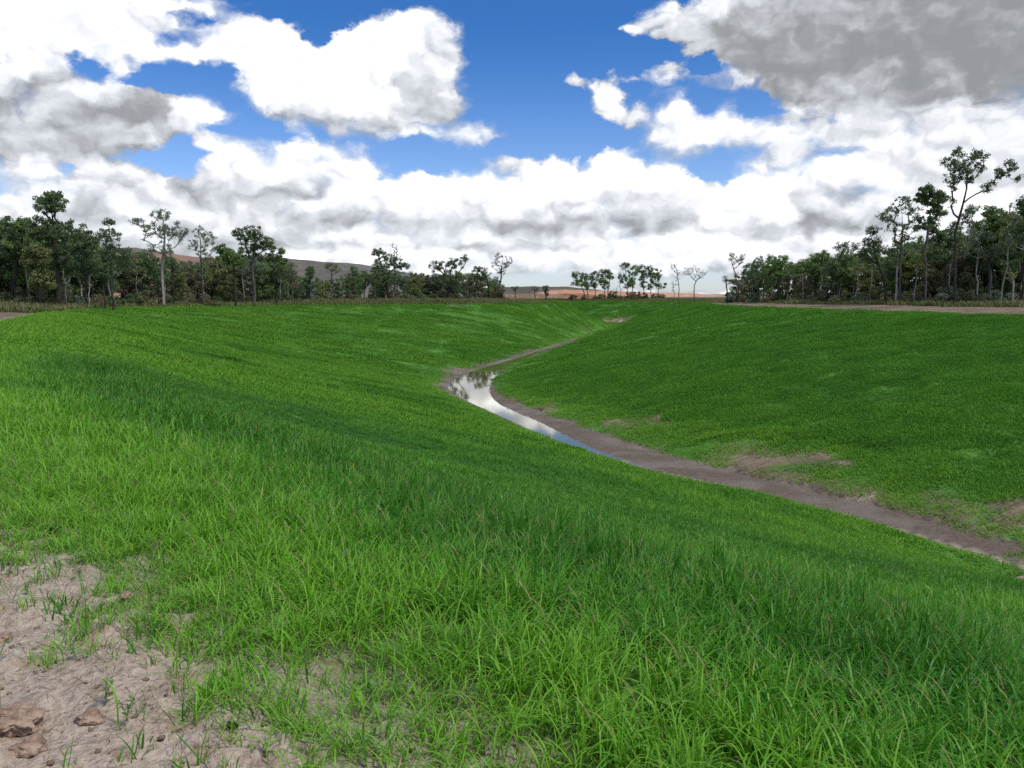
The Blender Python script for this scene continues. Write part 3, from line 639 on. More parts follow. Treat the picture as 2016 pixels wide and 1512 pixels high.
def mat_grass(name, cols, dry=.012, trans=.35, rough=.45, spec=.28):
    """cols: lush dark, mid, yellow-green; picked by the tint of the plant and its place on the ground"""
    m, t, out = material(name)
    tint = t.attr('tint', 'INSTANCER'); rnd = t.attr('rnd'); tip = t.attr('tip')
    oi = t.add('ShaderNodeObjectInfo').outputs['Random']
    f = t.math('ADD', tint, t.math('MULTIPLY', t.math('SUBTRACT', rnd, .5), .45))
    c = t.mix(t.rng(f, .05, .5, smooth=False), cols[0], cols[1]); c = t.mix(t.rng(f, .5, 1., smooth=False), c, cols[2])
    c = t.mix(t.math('MULTIPLY', t.rng(tip, .0, .5, 1, 0), .45), c, (.11, .13, .025))       # colour goes to a dull dark olive towards the foot
    c = t.mix(t.math('GREATER_THAN', rnd, 1-dry), c, (.34, .29, .13))
    c = t.mix(t.math('MULTIPLY', t.rng(tip, .72, 1.), t.rng(rnd, .70, .80)), c, (.34, .33, .10)) if dry > 0 else c
    p = principled(t, None, c, rough, spec)
    tr = t.add('ShaderNodeBsdfTranslucent'); c2 = t.mix(.5, c, (.75, 1.0, .30), 'MULTIPLY'); t.link(c2, tr.inputs[0])
    mx = t.add('ShaderNodeMixShader'); mx.inputs[0].default_value = trans
    t.link(p.outputs[0], mx.inputs[1]); t.link(tr.outputs[0], mx.inputs[2]); t.link(mx.outputs[0], out.inputs[0]); return m
GREEN = mat_grass('grass_blade', [(.038, .165, .012), (.080, .290, .018), (.205, .450, .030)])
GREENF = mat_grass('far_grass_blade', [(.056, .170, .022), (.105, .280, .030), (.195, .385, .044)], 0, .3, .85, .12)
FIELD = mat_grass('dry_grass_blade', [(.085, .120, .035), (.165, .175, .065), (.27, .245, .12)], .15, .25, .7)
def clump_collection(name, variants):
    c = bpy.data.collections.new(name)
    for k, (V, q, tip, rnd, mat) in enumerate(variants):
        me = mesh_np('grass_tuft', V, quads=q, mat=mat)
        for nm, v in (('tip', tip), ('rnd', rnd)):
            a = me.attributes.new(nm, 'FLOAT', 'POINT'); a.data.foreach_set('value', np.asarray(v, np.float32))
        c.objects.link(bpy.data.objects.new('%s_tuft_%02d' % (name, k), me))
    return c, len(variants)
def euler_from(nrm, yaw):
    z = nrm/np.linalg.norm(nrm, axis=1)[:, None]; n = len(z)
    x = np.stack([np.cos(yaw), np.sin(yaw), np.zeros(n)], -1); x = x-z*np.sum(x*z, 1)[:, None]; x /= np.linalg.norm(x, axis=1)[:, None]
    y = np.cross(z, x)
    ey = np.arcsin(np.clip(-x[:, 2], -1, 1)); ex = np.arctan2(y[:, 2], z[:, 2]); ez = np.arctan2(x[:, 1], x[:, 0])
    return np.stack([ex, ey, ez], -1)
def scatter(name, coll, nvar, P, rot, scl, tint, label=None, g=rng):
    me = bpy.data.meshes.new(name); me.vertices.add(len(P)); me.vertices.foreach_set('co', np.asarray(P, np.float32).ravel())
    for nm, typ, key, v in (('rot', 'FLOAT_VECTOR', 'vector', rot), ('scl', 'FLOAT_VECTOR', 'vector', scl), ('tint', 'FLOAT', 'value', tint), ('pick', 'INT', 'value', g.integers(0, nvar, len(P)))):
        a = me.attributes.new(nm, typ, 'POINT'); a.data.foreach_set(key, np.asarray(v, np.int32 if typ == 'INT' else np.float32).ravel())
    me.update(); o = obj(name, me); tag(o, label, 'grass' if label else None, kind='stuff')
    ng = bpy.data.node_groups.new(name, 'GeometryNodeTree')
    ng.interface.new_socket('Geometry', in_out='INPUT', socket_type='NodeSocketGeometry'); ng.interface.new_socket('Geometry', in_out='OUTPUT', socket_type='NodeSocketGeometry')
    gi = ng.nodes.new('NodeGroupInput'); go = ng.nodes.new('NodeGroupOutput')
    iop = ng.nodes.new('GeometryNodeInstanceOnPoints'); ci = ng.nodes.new('GeometryNodeCollectionInfo')
    ci.inputs[0].default_value = coll; ci.inputs['Separate Children'].default_value = True; ci.inputs['Reset Children'].default_value = True
    def na(nm, dt):
        n = ng.nodes.new('GeometryNodeInputNamedAttribute'); n.data_type = dt; n.inputs[0].default_value = nm; return n.outputs[0]
    e2r = ng.nodes.new('FunctionNodeEulerToRotation')
    L = ng.links.new
    L(gi.outputs[0], iop.inputs['Points']); L(ci.outputs[0], iop.inputs['Instance']); iop.inputs['Pick Instance'].default_value = True
    L(na('pick', 'INT'), iop.inputs['Instance Index']); L(na('rot', 'FLOAT_VECTOR'), e2r.inputs[0]); L(e2r.outputs[0], iop.inputs['Rotation']); L(na('scl', 'FLOAT_VECTOR'), iop.inputs['Scale'])
    L(iop.outputs[0], go.inputs[0])
    md = o.modifiers.new('scatter', 'NODES'); md.node_group = ng
    return o
def wedge_points(r0, r1, dens, g, margin=2.0, half=.66):
    # random points on the ground between two distances, within the field of view plus a margin
    n = int(dens*(r1*r1-r0*r0)*1.25*half)+1
    r = np.sqrt(g.uniform(r0*r0, r1*r1, n*1)); 
    a = g.uniform(-math.atan(half)-margin/np.maximum(r, 2), math.atan(half)+margin/np.maximum(r, 2), n)
    a = np.clip(a, -1.5, 1.5)
    return r*np.sin(a), r*np.cos(a)
def grass_cover():
    g = np.random.default_rng(99)
    A = clump_collection('near_grass', [(*blade_set(18, .10, .345, .0105, 7, g, 1.9, .2), GREEN) for _ in range(6)])
    B = clump_collection('mid_grass', [(*blade_set(70, .36, .31, .017, 5, g, 1.7, .22), GREEN) for _ in range(5)])
    Cc = clump_collection('bank_grass', [(*blade_set(200, 1.0, .25, .036, 3, g, 1.6), GREENF) for _ in range(5)])
    Dd = clump_collection('far_grass', [(*blade_set(480, 2.6, .24, .085, 2, g, 1.3), GREENF) for _ in range(4)])
    W = clump_collection('field_grass', [(*blade_set(90, .8, .62, .05, 3, g, .7, .35), FIELD) for _ in range(4)])
    def plant(name, coll, r0, r1, dens, soft, label, s0=1.0, flat=False):
        X, Y = wedge_points(r0*(1-soft), r1*(1+soft), dens, g)
        r = np.hypot(X, Y)*(1+g.normal(size=len(X))*soft*.5)
        k = (r >= r0) & (r < r1) & (Y > -1); X, Y = X[k], Y[k]
        Z, (ic, iff, dl, dr, dfl, dfr, sd, u) = height(X, Y, True)
        mud, dirt, field, bare = zones(X, Y, ic, iff, dl, dr, dfl, dfr)
        R = np.hypot(X, Y)
        dc = np.where(ic, dl, -dl)
        lush = fbm(X*.12, Y*.12, 3, 90); fine = fbm(X*.9, Y*.9, 3, 91)
        keep = (ic & ((~iff) | (Y > 170))).astype(float)
        nearside = (R < 30) & (dl < 12)
        # thinning towards the track on the camera's side, patchy
        thin = sstep(-.45, .70, dc+(fine-.5)*2.2)
        keep = np.where(nearside, thin**1.3*(dc > -1.05), keep*(1-bare*.93)*(1-np.clip(mud*1.1, 0, 1)))
        sp = nearside & (dc > .2) & (dc < 1.6)
        keep = np.where(sp, keep*sstep(.05, .33, fbm(X*1.6, Y*1.6, 3, 92)), keep)
        k = g.random(len(X)) < keep
        X, Y, Z, lush, fine, dc, nearside, bare, dfl, dfr, dl, dr = [v[k] for v in (X, Y, Z, lush, fine, dc, nearside, bare, dfl, dfr, dl, dr)]
        e = .35; hx = (height(X+e, Y)-height(X-e, Y))/(2*e); hy = (height(X, Y+e)-height(X, Y-e))/(2*e)
        w_ = np.where(np.hypot(X, Y) < 14, .15, 1.)
        rot = euler_from(np.stack([-hx*w_, -hy*w_, np.ones_like(X)], -1), g.random(len(X))*6.283)
        Sx = station(X, Y, FL); toe0 = np.minimum(dfl, dfr); rl = fbm(Sx*.95+.35*toe0, toe0*.04, 3, 11)-.5
        # plant height: short by the track, tall on the shoulder, shorter down the bank and at the toe
        hs = .75+.55*(lush-.5)*1.6+.35*(fine-.5)
        shoulder = np.exp(-((dc-4.0-(lush-.5)*2)/1.25)**2)*nearside
        hs = hs+.34*shoulder+np.where((dl < dr) & (Y > 40), rl*.9, rl*.25)
        hs = np.where(nearside, hs*(.36+.64*sstep(-.2, 2.0, dc)), hs)
        toe = np.minimum(dfl, dfr); hs = hs*(.45+.55*sstep(0, 5, toe+(fine-.5)*3))
        # colour: yellow-green in thin soil by the track and at the toe, darkest on the shoulder and right bank
        ti = .47+(lush-.5)*1.1+(fine-.5)*.6
        ti = ti+np.where(nearside, .44*sstep(3.0, .7, dc)-.20*shoulder*(.6+.8*fine)*sstep(.3, .6, lush)+.14*sstep(5, 8, dc), 0)
        leftbank = dl < dr
        ti = ti+np.where(leftbank & (~nearside), .10+.30*sstep(14, 4, dl)*(Y < 80), 0)-np.where(~leftbank, .07+(lush-.5)*.6, 0)+np.where(leftbank & (Y > 40), rl*1.05, 0)
        ti = ti+np.where(leftbank, .22, .10)*sstep(7, 0, toe)+.3*bare+g.normal(size=len(X))*.12
        yz = np.clip(hs*g.uniform(.85, 1.15, len(X))*s0, .2, 2)
        scl = np.stack([s0*g.uniform(.9, 1.15, len(X))*(1 if not flat else 1)]*2+[yz], -1) if flat else np.stack([yz**.5]*2+[yz], -1)
        return scatter(name, coll[0], coll[1], np.stack([X, Y, Z-.01], -1), rot, scl, np.clip(ti, 0, 1), label, g)
    plant('grass', A, 1.6, 9.5, 165, .12, 'long arching green grass blades in the foreground at the crest of the bank')
    plant('grass', B, 9.0, 30, 15, .12, 'knee high green grass on the near slope running down to the drain')
    plant('grass', Cc, 29, 98, 1.7, .08, 'even green grass cover on both banks in the middle distance', flat=True)
    plant('grass', Dd, 96, 390, .17, .05, 'even green grass cover on the farthest banks', flat=True)
    # dry field grass beyond the crests
    def fieldgrass(r0, r1, dens, s, label, band=None):
        X, Y = wedge_points(r0, r1, dens, g, 6, .7)
        Z, (ic, iff, dl, dr, dfl, dfr, sd, u) = height(X, Y, True)
        mud, dirt, field, bare = zones(X, Y, ic, iff, dl, dr, dfl, dfr)
        n = fbm(X*.07, Y*.07, 3, 95)
        k = (~ic) & (g.random(len(X)) > dirt*1.05) & (np.minimum(dl, dr) < 90) & (g.random(len(X)) < .35+n)
        X, Y, Z, n = X[k], Y[k], Z[k], n[k]; dd = np.minimum(dl, dr)[k]
        hs = (.55+n*.9)*s*np.where(dr[k] < dl[k], .85*(.45+.55*sstep(2, 14, dd)), .8+.2*sstep(2, 14, dd))
        scl = np.stack([np.full(len(X), 1.25)*s]*2+[hs*g.uniform(.7, 1.2, len(X))], -1)
        scatter('dry_grass', W[0], W[1], np.stack([X, Y, Z-.02], -1), euler_from(np.stack([X*0, X*0, X*0+1], -1), g.random(len(X))*6.28), scl, np.clip(.35+(n-.5)*1.5+g.normal(size=len(X))*.2, 0, 1), label, g)
    fieldgrass(40, 420, .28, 1.25, 'dry olive and straw coloured grass between the banks and the woods')
if 'g' not in Q: grass_cover()
# ------------------------------------------------------------------ foreground odds and ends
def mat_soil(name, a, b):
    m, t, out = material(name); tc = t.add('ShaderNodeTexCoord').outputs['Object']
    n = t.noise(tc, 14, 5, .65); principled(t, out, t.mix(t.rng(n, .35, .65), a, b), .95, .15, bump(t, n, .7, .02)); return m
SOIL = mat_soil('clod_soil', (.20, .125, .085), (.40, .29, .21)); DARK = mat_soil('dark_clod', (.012, .010, .010), (.035, .028, .025))
def clod_mesh(seed, r, flat=.6, mat=SOIL, sub=4):
    bm = bmesh.new(); bmesh.ops.create_icosphere(bm, subdivisions=sub, radius=1); g = np.random.default_rng(seed); o_ = g.random(3)*50
    from mathutils import noise as mn
    for v in bm.verts:
        p = v.co.copy(); q = Vector(p)+Vector(o_)
        d = 1+.55*mn.noise(q*1.3)+.30*mn.noise(q*3.1)+.16*mn.noise(q*7)+.10*mn.noise(q*15)
        v.co = Vector((p.x*d*r, p.y*d*r*.8, p.z*d*r*flat))
    me = bpy.data.meshes.new('clod'); bm.to_mesh(me); bm.free(); me.materials.append(mat)
    for p in me.polygons: p.use_smooth = True
    return me
def gpoint(px, py):
    p = ground_hit(px, py); return p
def clod(name, px, py, r, seed, label, mat=SOIL, flat=.55, rz=0, group=None, sub=4):
    p = gpoint(px, py); o = obj(name, clod_mesh(seed, r, flat, mat, sub), loc=(p[0], p[1], p[2]+r*flat*.35)); o.rotation_euler = (0, 0, rz); tag(o, label, 'clod', group); return o
clod('mud_clod', 30, 1432, .085, 1, 'big broken brown clod on the bare dirt at the bottom left edge of the photo', flat=.55, sub=5)
clod('mud_clod', 108, 1052, .055, 3, 'black clod lying at the edge of the grass above the bare dirt', DARK, .7)
clod('mud_clod', 178, 1420, .05, 5, 'smooth low clod right of the big broken clod', flat=.45)
clod('mud_clod', 8, 1262, .04, 6, 'reddish clod on the pale dirt at the left edge, above the big clod', flat=.6)
clod('mud_clod', 455, 1432, .022, 9, 'small black clod among the thin grass at the bottom', DARK, .7)
clod('mud_clod', 60, 1478, .06, 12, 'crumbly clod just below the big broken clod, at the bottom edge', flat=.5)
clod('mud_clod', 250, 1180, .035, 13, 'small brown clod where the dirt meets the grass, right of the yellow green weed', flat=.6)
# crumbs of dirt: nobody could count them
def crumbs():
    g = np.random.default_rng(12); c = bpy.data.collections.new('crumbs')
    for k in range(5): c.objects.link(bpy.data.objects.new('crumb_%d' % k, clod_mesh(30+k, 1, .6, SOIL, 2)))
    n = 11000; X = g.uniform(-5.5, 1.2, n); Y = g.uniform(2.0, 11, n)
    Z, (ic, iff, dl, dr, dfl, dfr, sd, u) = height(X, Y, True); dc = np.where(ic, dl, -dl)
    k = (dc < 1.2) & (g.random(n) < sstep(.40, .62, fbm(X*2.2, Y*2.2, 3, 71))+.12); X, Y, Z = X[k], Y[k], Z[k]; n = len(X)
    s = .0045+.013*g.random(n)**3
    scatter('dirt_crumbs', c, 5, np.stack([X, Y, Z+s*.2], -1), g.random((n, 3))*[.4, .4, 6.28], np.stack([s]*3, -1), np.zeros(n), None, g)['label'] = 'loose crumbs of mud scattered over the bare dirt'
    # dead straw lying on the dirt
    V, q, tip, rnd = blade_set(9, .12, .12, .005, 4, g, .5, .5, 1.45)
    m = mat_grass('straw', [(.25, .20, .12), (.33, .27, .17), (.42, .35, .22)], .0, .1, .8)
    cc = clump_collection('straw_bits', [(V, q, tip, rnd, m)])
    n = 1500; X = g.uniform(-5.2, .6, n); Y = g.uniform(2.3, 9, n); Z, (ic, iff, dl, dr, *_r) = height(X, Y, True); dc = np.where(ic, dl, -dl)
    k = (dc < 1.1) & (dc > -1.4); X, Y, Z = X[k], Y[k], Z[k]; n = len(X)
    o = scatter('straw', cc[0], 1, np.stack([X, Y, Z+.012], -1), np.stack([g.normal(size=n)*.1, g.normal(size=n)*.1, g.random(n)*6.28], -1), np.ones((n, 3))*g.uniform(.5, 1.2, n)[:, None], g.random(n), None, g); o['label'] = 'dead straw lying flat where the grass thins out on the dirt'
    # short seedlings on the dirt edge
    vs = [(*blade_set(7, .035, .10, .006, 4, g, .8, .4, .5), GREEN) for _ in range(4)]; cc = clump_collection('seedlings', vs)
    n = 6500; X = g.uniform(-6.5, 1.5, n); Y = g.uniform(2.2, 13, n); Z, (ic, iff, dl, dr, *_r) = height(X, Y, True); dc = np.where(ic, dl, -dl)
    k = (g.random(n) < sstep(-1.15, .5, dc+(fbm(X*1.5, Y*1.5, 3, 97)-.5)*1.6)) & (dc < 2.5); X, Y, Z = X[k], Y[k], Z[k]; n = len(X)
    o = scatter('seedling_grass', cc[0], 4, np.stack([X, Y, Z-.004], -1), np.stack([g.normal(size=n)*.1, g.normal(size=n)*.1, g.random(n)*6.28], -1), np.ones((n, 3))*g.uniform(.5, 1.5, n)[:, None], g.uniform(.1, .9, n), None, g); o['label'] = 'short thin seedlings of grass along the edge of the bare dirt'
if 'g' not in Q: crumbs()
# weeds standing in the dirt: stem, leaves
WEED = mat_leaf('weed_leaf', (.06, .15, .03), (.12, .24, .05), 30, .3)
def weed(px, py, h, seed, label):
    p = gpoint(px, py); g = np.random.default_rng(seed); e = empty('weed', (p[0], p[1], p[2]-.005)); tag(e, label, 'weed', 'small weeds in the bare dirt')
    V, Qd = [], []; LV = []; n = 0
    for s in range(3):
        az = g.random()*6.28; ln = h*g.uniform(.7, 1.1); pth = [np.array([math.cos(az)*ln*.35*t*t, math.sin(az)*ln*.35*t*t, ln*t]) for t in np.linspace(0, 1, 5)]
        tube(pth, [.0022, .002, .0017, .0013, .001], 5, V, Qd)
        for q in range(9):
            c = pth[0]+(pth[-1]-pth[0])*g.uniform(.25, 1); a = g.random()*6.28; d = np.array([math.cos(a), math.sin(a), g.uniform(-.1, .6)]); sd = np.array([-math.sin(a), math.cos(a), 0]); L = h*g.uniform(.18, .32)
            LV += [c, c+d*L*.5+sd*L*.17, c+d*L, c+d*L*.5-sd*L*.17]
    obj('stem', mesh_np('stem', np.concatenate(V), quads=np.concatenate(Qd), mat=WEED), e)
    obj('leaves', mesh_np('leaves', np.array(LV), quads=np.arange(len(LV)).reshape(-1, 4), mat=WEED, smooth=False), e)
weed(150, 1300, .075, 1, 'tiny upright weed alone in the middle of the bare dirt')
weed(208, 1385, .13, 2, 'bushiest weed at the right side of the bare dirt')
weed(133, 1232, .09, 3, 'yellow green weed at the upper edge of the bare dirt')
weed(250, 1425, .10, 4, 'weed right below the bushiest one, nearer the bottom of the photo')
weed(52, 1172, .09, 5, 'weed at the top left of the bare dirt')
# ------------------------------------------------------------------ sky: world with procedural clouds
SUN_EL, SUN_AZ = math.radians(56), math.radians(118)       # azimuth clockwise from the view direction (+Y)
sundir = Vector((math.sin(SUN_AZ)*math.cos(SUN_EL), math.cos(SUN_AZ)*math.cos(SUN_EL), math.sin(SUN_EL)))
sl = bpy.data.lights.new('sun', 'SUN'); sl.energy = 2.7; sl.angle = math.radians(11); sl.color = (1, .96, .90)
so = bpy.data.objects.new('sun', sl); COL.objects.link(so); so.rotation_euler = sundir.to_track_quat('Z', 'Y').to_euler()
# cloud plan: (x, y, rx, ry, brightness top, brightness bottom) back to front, in degrees-like photo units turned into directions below
base = lambda y: .80
CL_ = []
def P(*a): CL_.append(a)
# low background deck
P(1008, 520, 2200, 175, .86, .80)
P(300, 440, 420, 110, .86, .80); P(150, 400, 100, 35, .80, .72); P(260, 470, 120, 45, .82, .78); P(60, 340, 75, 38, 1., .92); P(130, 370, 60, 40, 1., .9); P(330, 400, 110, 50, 1., .9)
P(230, 345, 120, 40, .86, .78); P(440, 430, 60, 30, 1, .9); P(500, 455, 170, 35, .76, .70); P(620, 450, 130, 34, .78, .72); P(450, 415, 26, 12, 1, .98); P(610, 405, 60, 26, 1., .85)
P(700, 470, 80, 15, .9, .78); P(850, 470, 130, 20, .74, .70); P(640, 500, 90, 22, .98, .9); P(730, 510, 60, 24, 1, .95); P(880, 500, 70, 20, 1., .92); P(820, 525, 60, 20, 1., .9); P(960, 480, 80, 16, .9, .8)
P(1100, 470, 70, 22, .95, .82); P(1230, 470, 90, 20, .96, .82); P(1340, 485, 110, 28, 1, .9); P(1105, 507, 50, 17, 1., .92); P(1420, 500, 130, 24, 1., .92); P(1530, 500, 90, 30, .92, .86); P(1290, 515, 70, 12, .95, .9)
P(1680, 440, 200, 60, .88, .82); P(1700, 470, 120, 30, .96, .9); P(1900, 420, 200, 90, .92, .88); P(1650, 455, 30, 10, .7, .68)
# middle row of cumulus
P(560, 350, 200, 45, .82, .66); P(450, 320, 84, 44, 1., .74); P(600, 295, 70, 36, 1., .80); P(540, 322, 44, 22, .98, .86); P(690, 330, 85, 32, 1., .84); P(640, 360, 62, 26, .72, .62)
P(700, 375, 60, 44, 1., .70); P(715, 395, 62, 28, .76, .66); P(820, 365, 80, 34, 1., .80); P(840, 400, 60, 26, .88, .70); P(760, 425, 110, 20, .82, .68)
P(1000, 325, 80, 20, .86, .86); P(940, 375, 100, 50, 1., .74); P(1000, 400, 110, 36, .9, .72); P(1100, 365, 90, 55, 1., .80); P(1080, 395, 80, 40, .86, .72); P(1215, 345, 72, 56, 1., .84); P(1210, 385, 86, 40, .84, .72); P(1320, 360, 70, 48, 1., .82); P(1290, 385, 60, 35, .98, .72); P(1345, 375, 26, 30, .80, .74)
P(1010, 430, 120, 16, .72, .66); P(1230, 420, 130, 16, .72, .66); P(1390, 385, 60, 35, .88, .76)
# right of centre tower and its grey base
P(1380, 400, 70, 45, .84, .76); P(1600, 400, 120, 54, .82, .66); P(1660, 345, 75, 48, 1., .84); P(1560, 430, 120, 22, .66, .66); P(1765, 375, 48, 30, 1., .88); P(1500, 330, 34, 30, 1., 1.); P(1475, 370, 52, 55, 1., 1.); P(1470, 415, 66, 26, 1., .90); P(1420, 425, 30, 14, 1, .95)
P(1850, 330, 230, 70, .88, .86); P(1560, 300, 70, 36, .90, .84)
# left grey cloud
P(60, 230, 150, 100, .76, .72); P(45, 160, 85, 50, .95, .78); P(110, 180, 52, 60, .74, .66); P(230, 225, 180, 72, .90, .73); P(240, 155, 48, 32, 1., .92); P(310, 200, 60, 40, .74, .68); P(250, 220, 120, 26, .68, .68); P(390, 225, 62, 46, 1., .86); P(430, 255, 60, 34, 1., .8); P(150, 280, 170, 40, .78, .76)
# top left white mass and band
P(100, 40, 330, 95, 1., 1.); P(330, 10, 130, 24, 1., .96); P(330, 45, 60, 20, .95, .95); P(30, 100, 120, 40, 1., 1.); P(130, 70, 40, 50, .93, .93)
P(500, 90, 120, 58, 1., 1.); P(330, 105, 170, 26, 1., 1.); P(560, 110, 100, 50, 1., 1.)
# big cloud
P(640, 165, 180, 80, 1., 1.); P(740, 120, 120, 90, 1., 1.); P(830, 70, 66, 62, 1., 1.); P(860, 115, 48, 84, .92, .82); P(700, 215, 180, 44, .96, .74); P(830, 190, 84, 64, .86, .77); P(690, 185, 100, 45, 1., 1.); P(750, 248, 120, 22, .80, .74)
P(820, 262, 62, 15, 1., .94); P(940, 272, 78, 20, .94, 1.); P(900, 252, 60, 10, .9, .9)
# small bright ones right of the blue
P(1131, 158, 15, 20, .92, .88); P(1190, 200, 46, 42, 1., .9); P(1225, 152, 40, 14, .86, .86); P(1250, 232, 30, 24, .86, .84); P(1320, 145, 50, 24, .94, .88); P(1300, 260, 34, 30, .95, .88)
P(1380, 245, 90, 50, .96, .84); P(1345, 225, 60, 40, 1., .92); P(1450, 232, 32, 26, 1., .95); P(1560, 225, 40, 26, 1., .95); P(1340, 275, 70, 28, .98, .82); P(1470, 265, 120, 30, 1., .92); P(1700, 250, 200, 50, .95, .92); P(1930, 250, 160, 80, .90, .88)
P(1780, 205, 330, 62, .90, .85); P(1285, 45, 58, 28, .96, .88); P(1330, 15, 40, 24, .9, .86); P(1330, 60, 50, 40, .90, .84)
P(1500, 60, 180, 100, .86, .70); P(1460, 150, 90, 34, .94, .88); P(1560, 160, 110, 40, .84, .80); P(1720, 70, 330, 105, .70, .60); P(1900, 110, 260, 90, .62, .60); P(1740, 140, 170, 60, .64, .62); P(1500, 60, 70, 40, .70, .68); P(1930, 0, 260, 70, .66, .62); P(1640, 175, 150, 36, .74, .72); P(1960, 170, 120, 30, .68, .70)
def cumulus(cx, yb, w, h, seed, top=1.0, base=.70, tone=0.0):
    # a heap cloud: rounded lobes under a dome, flat shaded base
    g = random.Random(seed); L = []
    n = max(6, int(w*h/420))
    for _ in range(n):
        u = g.uniform(-1, 1); dome = (1-abs(u)**2.2)**.6; v = g.random()**.8*dome
        rr = h*g.uniform(.15, .26)*(1-.3*abs(u)); y = yb-v*(h-rr); L.append((y, cx+u*w*.5, rr, v))
    L.sort()
    P(cx, yb-h*.34, w*.5, h*.40, top-.06, base)
    for y, x, rr, v in L:
        k = max(0.0, 1-v*1.7)
        t_ = top-tone-(top-base)*k**1.3; P(x, y, rr*1.25, rr, t_+g.uniform(-.02, .03), t_-g.uniform(.10, .20))
for q_ in [(60, 378, 170, 66, 1., .86), (150, 405, 130, 60, 1., .84), (340, 412, 240, 66, 1., .84), (230, 395, 150, 44, .92, .78), (880, 492, 260, 50, .92, .74), (520, 478, 260, 60, .90, .74), (700, 492, 220, 50, .95, .78), (1100, 488, 240, 56, .98, .80), (1240, 498, 200, 60, .98, .82), (1340, 512, 230, 64, 1., .84),
           (640, 528, 200, 52, 1., .84), (745, 540, 140, 52, 1., .88), (860, 528, 200, 46, 1., .86), (1105, 526, 120, 38, 1.02, .88), (1290, 533, 160, 28, 1., .88), (1430, 532, 170, 52, 1., .88), (1545, 520, 190, 64, .97, .84), (1700, 515, 320, 80, .95, .84), (1880, 480, 300, 90, .95, .84),
           (450, 378, 190, 112, 1.02, .79), (620, 376, 270, 108, 1.02, .79), (725, 424, 160, 92, 1.02, .79), (825, 440, 170, 104, 1.02, .80), (965, 442, 240, 104, 1.02, .79), (1110, 438, 210, 116, 1.02, .79), (1215, 432, 180, 142, 1.02, .79), (1318, 422, 150, 108, 1.02, .80),
           (1605, 442, 290, 120, .94, .71), (1650, 392, 170, 86, 1.02, .82), (1768, 408, 100, 62, 1.02, .90), (1475, 436, 150, 128, 1.06, .94), (1475, 350, 70, 50, 1.06, .98)]:
    cumulus(*q_[:4], int(q_[0]*7+q_[1]), *q_[4:])
GAPS = [(1395, 128, 44, 20), (1480, 215, 56, 22), (1405, 205, 20, 14), (1640, 238, 14, 6), (330, 76, 36, 9), (395, 35, 40, 9), (155, 128, 26, 22), (330, 160, 76, 16), (410, 180, 30, 14), (480, 250, 60, 14), (1400, 335, 58, 18),
        (370, 300, 40, 14), (350, 322, 30, 22), (560, 270, 40, 10), (1075, 551, 60, 15), (1408, 556, 30, 20), (1340, 556, 44, 13), (1190, 556, 60, 9), (1010, 558, 50, 12), (1240, 548, 30, 8)]
AZ0, AZ1, EL0, EL1, NR, NCOL = -36., 36., -1., 23., 44, 200
def plan_at(az, el):
    az = np.radians(az); el = np.radians(el)
    x = np.sin(az)*np.cos(el); y = np.cos(az)*np.cos(el); z = np.sin(el)
    cz = y*ct-z*st; cyy = y*st+z*ct
    px = CX+x/cz*F; py = CY-cyy/cz*F
    cov = np.zeros(px.shape); br = np.full(px.shape, .85)
    for (x0, y0, rx, ry, b0, b1) in CL_:
        q = np.hypot((px-x0)/rx, (py-y0)/ry); sdv = (1-q)*min(rx, ry)
        al = sstep(-7, 9, sdv); v = np.clip(((py-y0)/ry+.35)/1.1, 0, 1)
        br = br*(1-al)+al*(b0*(1-v)+b1*v)
        cov = np.maximum(cov, np.clip(.5+sdv/46, 0, 1))
    for (x0, y0, rx, ry) in GAPS:
        q = np.hypot((px-x0)/rx, (py-y0)/ry); sdv = (1-q)*min(rx, ry); cov = np.minimum(cov, np.clip(.5-sdv/26, 0, 1))
    return cov, br
